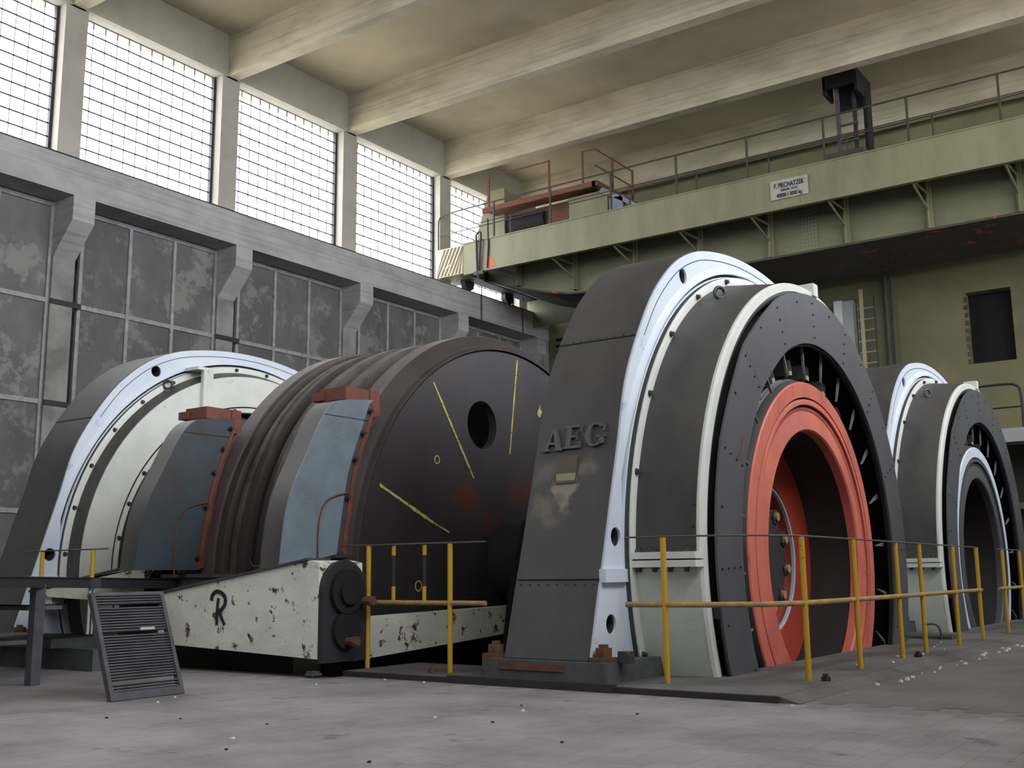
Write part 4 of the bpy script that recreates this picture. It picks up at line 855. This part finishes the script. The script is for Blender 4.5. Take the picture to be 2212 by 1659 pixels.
# sign
bm = tobm(); box(bm, -8.55, -7.69, YG-.065, YG-.05, 8.16, 8.60); sg = obj('sign_plate', bm, sign_m, t, label='white enamel maker and load sign')
def text(s, x, z, size, sx, parent, name='sign_lettering'):
    cu = bpy.data.curves.new(name, 'FONT'); cu.body = s; cu.size = size; cu.extrude = .002; cu.align_x = 'CENTER'; cu.offset = .0035*size/.15
    o = bpy.data.objects.new('tmp', cu); C.objects.link(o); bpy.context.view_layer.update()
    me = bpy.data.meshes.new_from_object(o); bpy.data.objects.remove(o)
    me.materials.clear(); me.materials.append(ink_m)
    M = Matrix.Translation(Vector((x, YG-.068, z))-BASE[t.name]) @ Matrix.Rotation(PI/2, 4, 'X') @ Matrix.Diagonal((sx, 1, 1, 1))
    me.transform(M); o = bpy.data.objects.new(name, me); C.objects.link(o); o.parent = parent
text('F. PIECHATZEK', -8.12, 8.42, .155, .66, sg); text('BERLIN . N 65', -8.12, 8.335, .07, .9, sg); text('40000 / 3000 kg', -8.12, 8.20, .125, .72, sg)
# cable loops at left end of crane
bm = tobm(); path(bm, spline([(-16.78, YG-.08, 8.95), (-16.70, YG-.08, 9.02), (-16.62, YG-.08, 8.95), (-16.66, YG-.08, 8.4), (-16.70, YG-.08, 7.75)], 4), .025, 6); path(bm, [(-16.78, YG-.08, 8.95), (-16.76, YG-.08, 8.3), (-16.74, YG-.08, 7.8)], .03, 6); box(bm, -16.85, -16.55, YG-.1, YG-.02, 7.85, 7.95); obj('hanging_cable', bm, dark_m, t)
bm = tobm(); path(bm, [(-16.42, YG-.05, 9.35), (-16.40, YG-.05, 8.6), (-16.44, YG-.05, 8.0)], .022, 6); obj('hanging_cable', bm, dark_m, t)
bm = tobm(); prism(bm, [(-16.52, 7.99), (-16.18, 8.02), (-16.24, 8.18), (-16.36, 8.34), (-16.46, 8.28)], 'y', YG-.036, YG-.03); obj('primer_patch', bm, orange_m, t)
# two cables down the ledge
for x, y, z0, z1, lb in ((XL+.05, 23.35, 6.9, 7.9, 'thin black cable hanging down the concrete ledge under the crane end'), (XL+.05, 25.35, 6.9, 8.0, 'thin black cable hanging down the far end of the concrete ledge')):
    bm = tobm(); path(bm, [(x, y, z1), (x, y, (z0+z1)/2), (x, y+.01, z0)], .014, 6); o = obj('hanging_cable', bm, dark_m, None); tag(o, lb, 'cable')
# crane trolley (crab)
ct = thing('crane_trolley', (-15.8, 24.4, ZG1+.4), 'crane trolley with a rust-red service platform at the left end of the crane', 'trolley')
bm = tobm(); prism(bm, [(-17.85, 9.25), (-17.85, 9.6), (-17.45, 10.75), (-16.9, 10.75), (-16.9, 9.25)], 'y', 23.7, 23.78); prism(bm, [(-17.85, 9.25), (-17.85, 9.6), (-17.45, 10.75), (-16.9, 10.75), (-16.9, 9.25)], 'y', 25.2, 25.28); box(bm, -17.3, -16.9, 23.78, 25.2, 9.25, 10.7); obj('side_frame', bm, crane_m, ct)
bm = tobm(); box(bm, -16.9, -14.35, 23.8, 25.3, 9.22, 9.95); obj('winch_body', bm, cranerust_m, ct)
bm = tobm(); tube(bm, (-16.8, 24.0, 9.62), (-15.6, 24.0, 9.62), .33, 24); obj('winch_drum', bm, black_m, ct, True)
bm = tobm(); box(bm, -14.6, -13.4, 23.4, 25.0, 9.2, 9.85); obj('gear_box', bm, crane_m, ct)
bm = tobm(); tube(bm, (-13.9, 23.7, 9.95), (-13.9, 24.9, 9.95), .30, 24); obj('drive_wheel', bm, dark_m, ct, True)
bm = tobm(); box(bm, -17.2, -13.55, 23.05, 23.15, 9.88, 10.02); box(bm, -13.65, -13.5, 23.05, 25.2, 9.88, 10.02); obj('platform_beam', bm, cranerust_m, ct, label='rust-red edge beam')
bm = tobm(); box(bm, -17.2, -13.55, 23.15, 23.7, 9.97, 10.02); obj('platform_deck', bm, cranerust_m, ct)
for x, y in ((-17.0, 23.1), (-15.0, 23.1), (-13.95, 23.1), (-13.57, 24.0), (-13.57, 25.1)):
    bm = tobm(); box(bm, x-.025, x+.025, y-.02, y+.02, 10.0, 10.93); obj('platform_post', bm, cranerust_m, ct)
bm = tobm(); tube(bm, (-17.0, 23.1, 10.9), (-15.0, 23.1, 10.9), .02, 6); obj('platform_rail', bm, cranerust_m, ct)
bm = tobm(); tube(bm, (-13.95, 23.1, 10.9), (-13.57, 23.1, 10.9), .02, 6); tube(bm, (-13.57, 23.1, 10.9), (-13.57, 25.1, 10.9), .02, 6); tube(bm, (-13.57, 23.1, 10.45), (-13.57, 25.1, 10.45), .018, 6); obj('platform_rail', bm, cranerust_m, ct)
bm = tobm(); box(bm, -13.3, -12.9, 23.3, 23.5, 9.2, 9.55); prism(bm, [(-13.5, 9.9), (-12.5, 9.25), (-12.5, 9.15), (-13.6, 9.8)], 'y', 23.3, 23.42); obj('brake_arm', bm, bluebox_m, ct)
# mast with black box standing in for a dark hole in the ceiling
t2 = thing('collector_mast', (-7.2, 24.0, ZG1+.4), 'dark collector mast from crane to ceiling, its black box standing in for a ceiling hole', 'mast')
bm = tobm(); box(bm, -7.72, -6.98, 23.72, 23.78, 11.12, 11.5); box(bm, -7.72, -6.98, 23.72, 24.8, 11.5, 11.55); box(bm, -6.98, -6.92, 23.72, 24.8, 10.95, 11.5); box(bm, -7.72, -7.66, 23.72, 24.3, 11.0, 11.5); box(bm, -7.66, -6.98, 24.74, 24.8, 10.9, 11.5); obj('ceiling_hole_box', bm, black_m, t2)
for x, y in ((-7.45, 23.9), (-7.0, 24.6), (-7.15, 24.2)):
    bm = tobm(); box(bm, x-.04, x+.04, y-.04, y+.04, 9.1, 11.5); obj('mast_post', bm, dark_m if x != -7.45 else grate_m, t2)
bm = tobm(); box(bm, -7.7, -6.8, 23.5, 24.8, 9.05, 9.45); obj('mast_base', bm, farlow_m, t2)
bm = tobm(); box(bm, -6.98, -6.90, 24.3, 24.7, 9.4, 11.1); obj('side_board', bm, black_m, t2)
bm = tobm(); box(bm, -7.5, -7.0, 23.88, 23.92, 10.2, 10.24); box(bm, -7.5, -7.0, 23.88, 23.92, 9.8, 9.84); obj('cross_bar', bm, grate_m, t2)
# ------------------------------------------------------------------ debris and small things
def chip(name, x, y, z, s, m, lab, cat, grp):
    bm = tobm(); n = 6; r = [s*rnd.uniform(.6, 1.2) for _ in range(n)]
    lo = [bm.verts.new((x+r[i]*math.cos(2*PI*i/n), y+r[i]*math.sin(2*PI*i/n), z)) for i in range(n)]
    hi = [bm.verts.new((x+.6*r[i]*math.cos(2*PI*i/n), y+.6*r[i]*math.sin(2*PI*i/n), z+s*rnd.uniform(.5, .9))) for i in range(n)]
    for i in range(n): bm.faces.new((lo[i], lo[(i+1) % n], hi[(i+1) % n], hi[i]))
    bm.faces.new(hi); bm.faces.new(lo[::-1]); o = obj(name, bm, m); tag(o, lab, cat, grp)
for i in range(26):
    y = 7.9+i*.24+rnd.uniform(-.08, .08)
    chip('plaster_chip', XE+.15+rnd.uniform(.02, .16), y, ZF-.001, rnd.uniform(.010, .030), white_m, 'small white plaster chip lying on the floor along the right side of the slab', 'chip', 'white chips along the slab edge')
for i in range(10):
    chip('plaster_chip', -2.95+rnd.uniform(-.2, .2), 9.0+i*.35, ZS-.001, rnd.uniform(.007, .018), white_m, 'small white plaster chip lying on the slab among the yellow posts', 'chip', 'white chips on the slab')
for x, y in ((-6.0, 4.55), (-5.95, 5.9), (-5.35, 6.42), (-5.75, 6.43), (-4.0, 4.9), (-3.75, 5.4), (-2.5, 6.42), (-6.15, 4.8), (-4.35, 3.75)):
    chip('plaster_chip', x, y, ZF-.001, .014, white_m, 'small white plaster chip scattered on the brick floor', 'chip', 'white chips on the open floor')
for x, y in ((-3.3, 3.6), (-4.6, 4.2), (-3.6, 4.9), (-2.9, 4.5), (-5.2, 4.1), (-5.6, 3.9), (-4.1, 3.5), (-3.9, 5.6), (-3.1, 5.6)):
    chip('dark_flake', x, y, ZF-.001, .012, black_m, 'small black flake lying on the brick floor', 'flake', 'black flakes on the floor')
for x, y, lb in ((-5.50, 6.70, 'rusty bolt stub on the slab beside the short drum railing'), (-2.70, 7.58, 'dark bolt stub on the slab beside the corner post of the long railing'), (-2.74, 10.05, 'dark bolt stub on the slab beside the long railing, farther back')):
    bm = tobm(); n = 6
    prism(bm, [(x+.034*math.cos(2*PI*i/n), y+.034*math.sin(2*PI*i/n)) for i in range(n)], 'z', ZS, ZS+.03)
    prism(bm, [(x+.02*math.cos(2*PI*i/10), y+.02*math.sin(2*PI*i/10)) for i in range(10)], 'z', ZS+.03, ZS+.05)
    o = obj('bolt_stub', bm, mrust if x < -5 else dark_m); tag(o, lb, 'bolt')
for i in range(3):
    bm = tobm(); box(bm, -4.6+.05*i, -3.1, 12.75+.16*i, 12.87+.16*i, ZS, ZS+.035+.004*i); o = obj('plank', bm, slab_m)
    tag(o, ('nearest', 'middle', 'farthest')[i]+' of three grey planks laid on the slab between the two motors', 'plank', 'planks between the motors')
bm = tobm(); path(bm, spline([(-3.35, 12.6, ZS), (-3.35, 12.62, ZS+.13), (-3.30, 12.66, ZS+.17), (-3.22, 12.70, ZS+.14), (-3.20, 12.72, ZS)], 4), .012, 8)
o = obj('lifting_loop', bm, pad_m); tag(o, 'bent steel lifting loop standing on the slab by the planks', 'loop')
bm = tobm(); prism(bm, [(-3.62+.06*math.cos(2*PI*i/14), 12.55+.06*math.sin(2*PI*i/14)) for i in range(14)], 'z', ZS, ZS+.15)
o = obj('white_pot', bm, white_m); tag(o, 'small white pot on the slab beside the planks', 'pot')
bm = tobm(); box(bm, -6.45, -6.33, 6.25, 6.36, ZF-.003, ZF+.05); bmesh.ops.bevel(bm, geom=bm.edges[:], offset=.02, segments=2, affect='EDGES')
o = obj('rubble_lump', bm, pad_m); tag(o, 'small grey rubble lump at the left end of the slab', 'rubble')
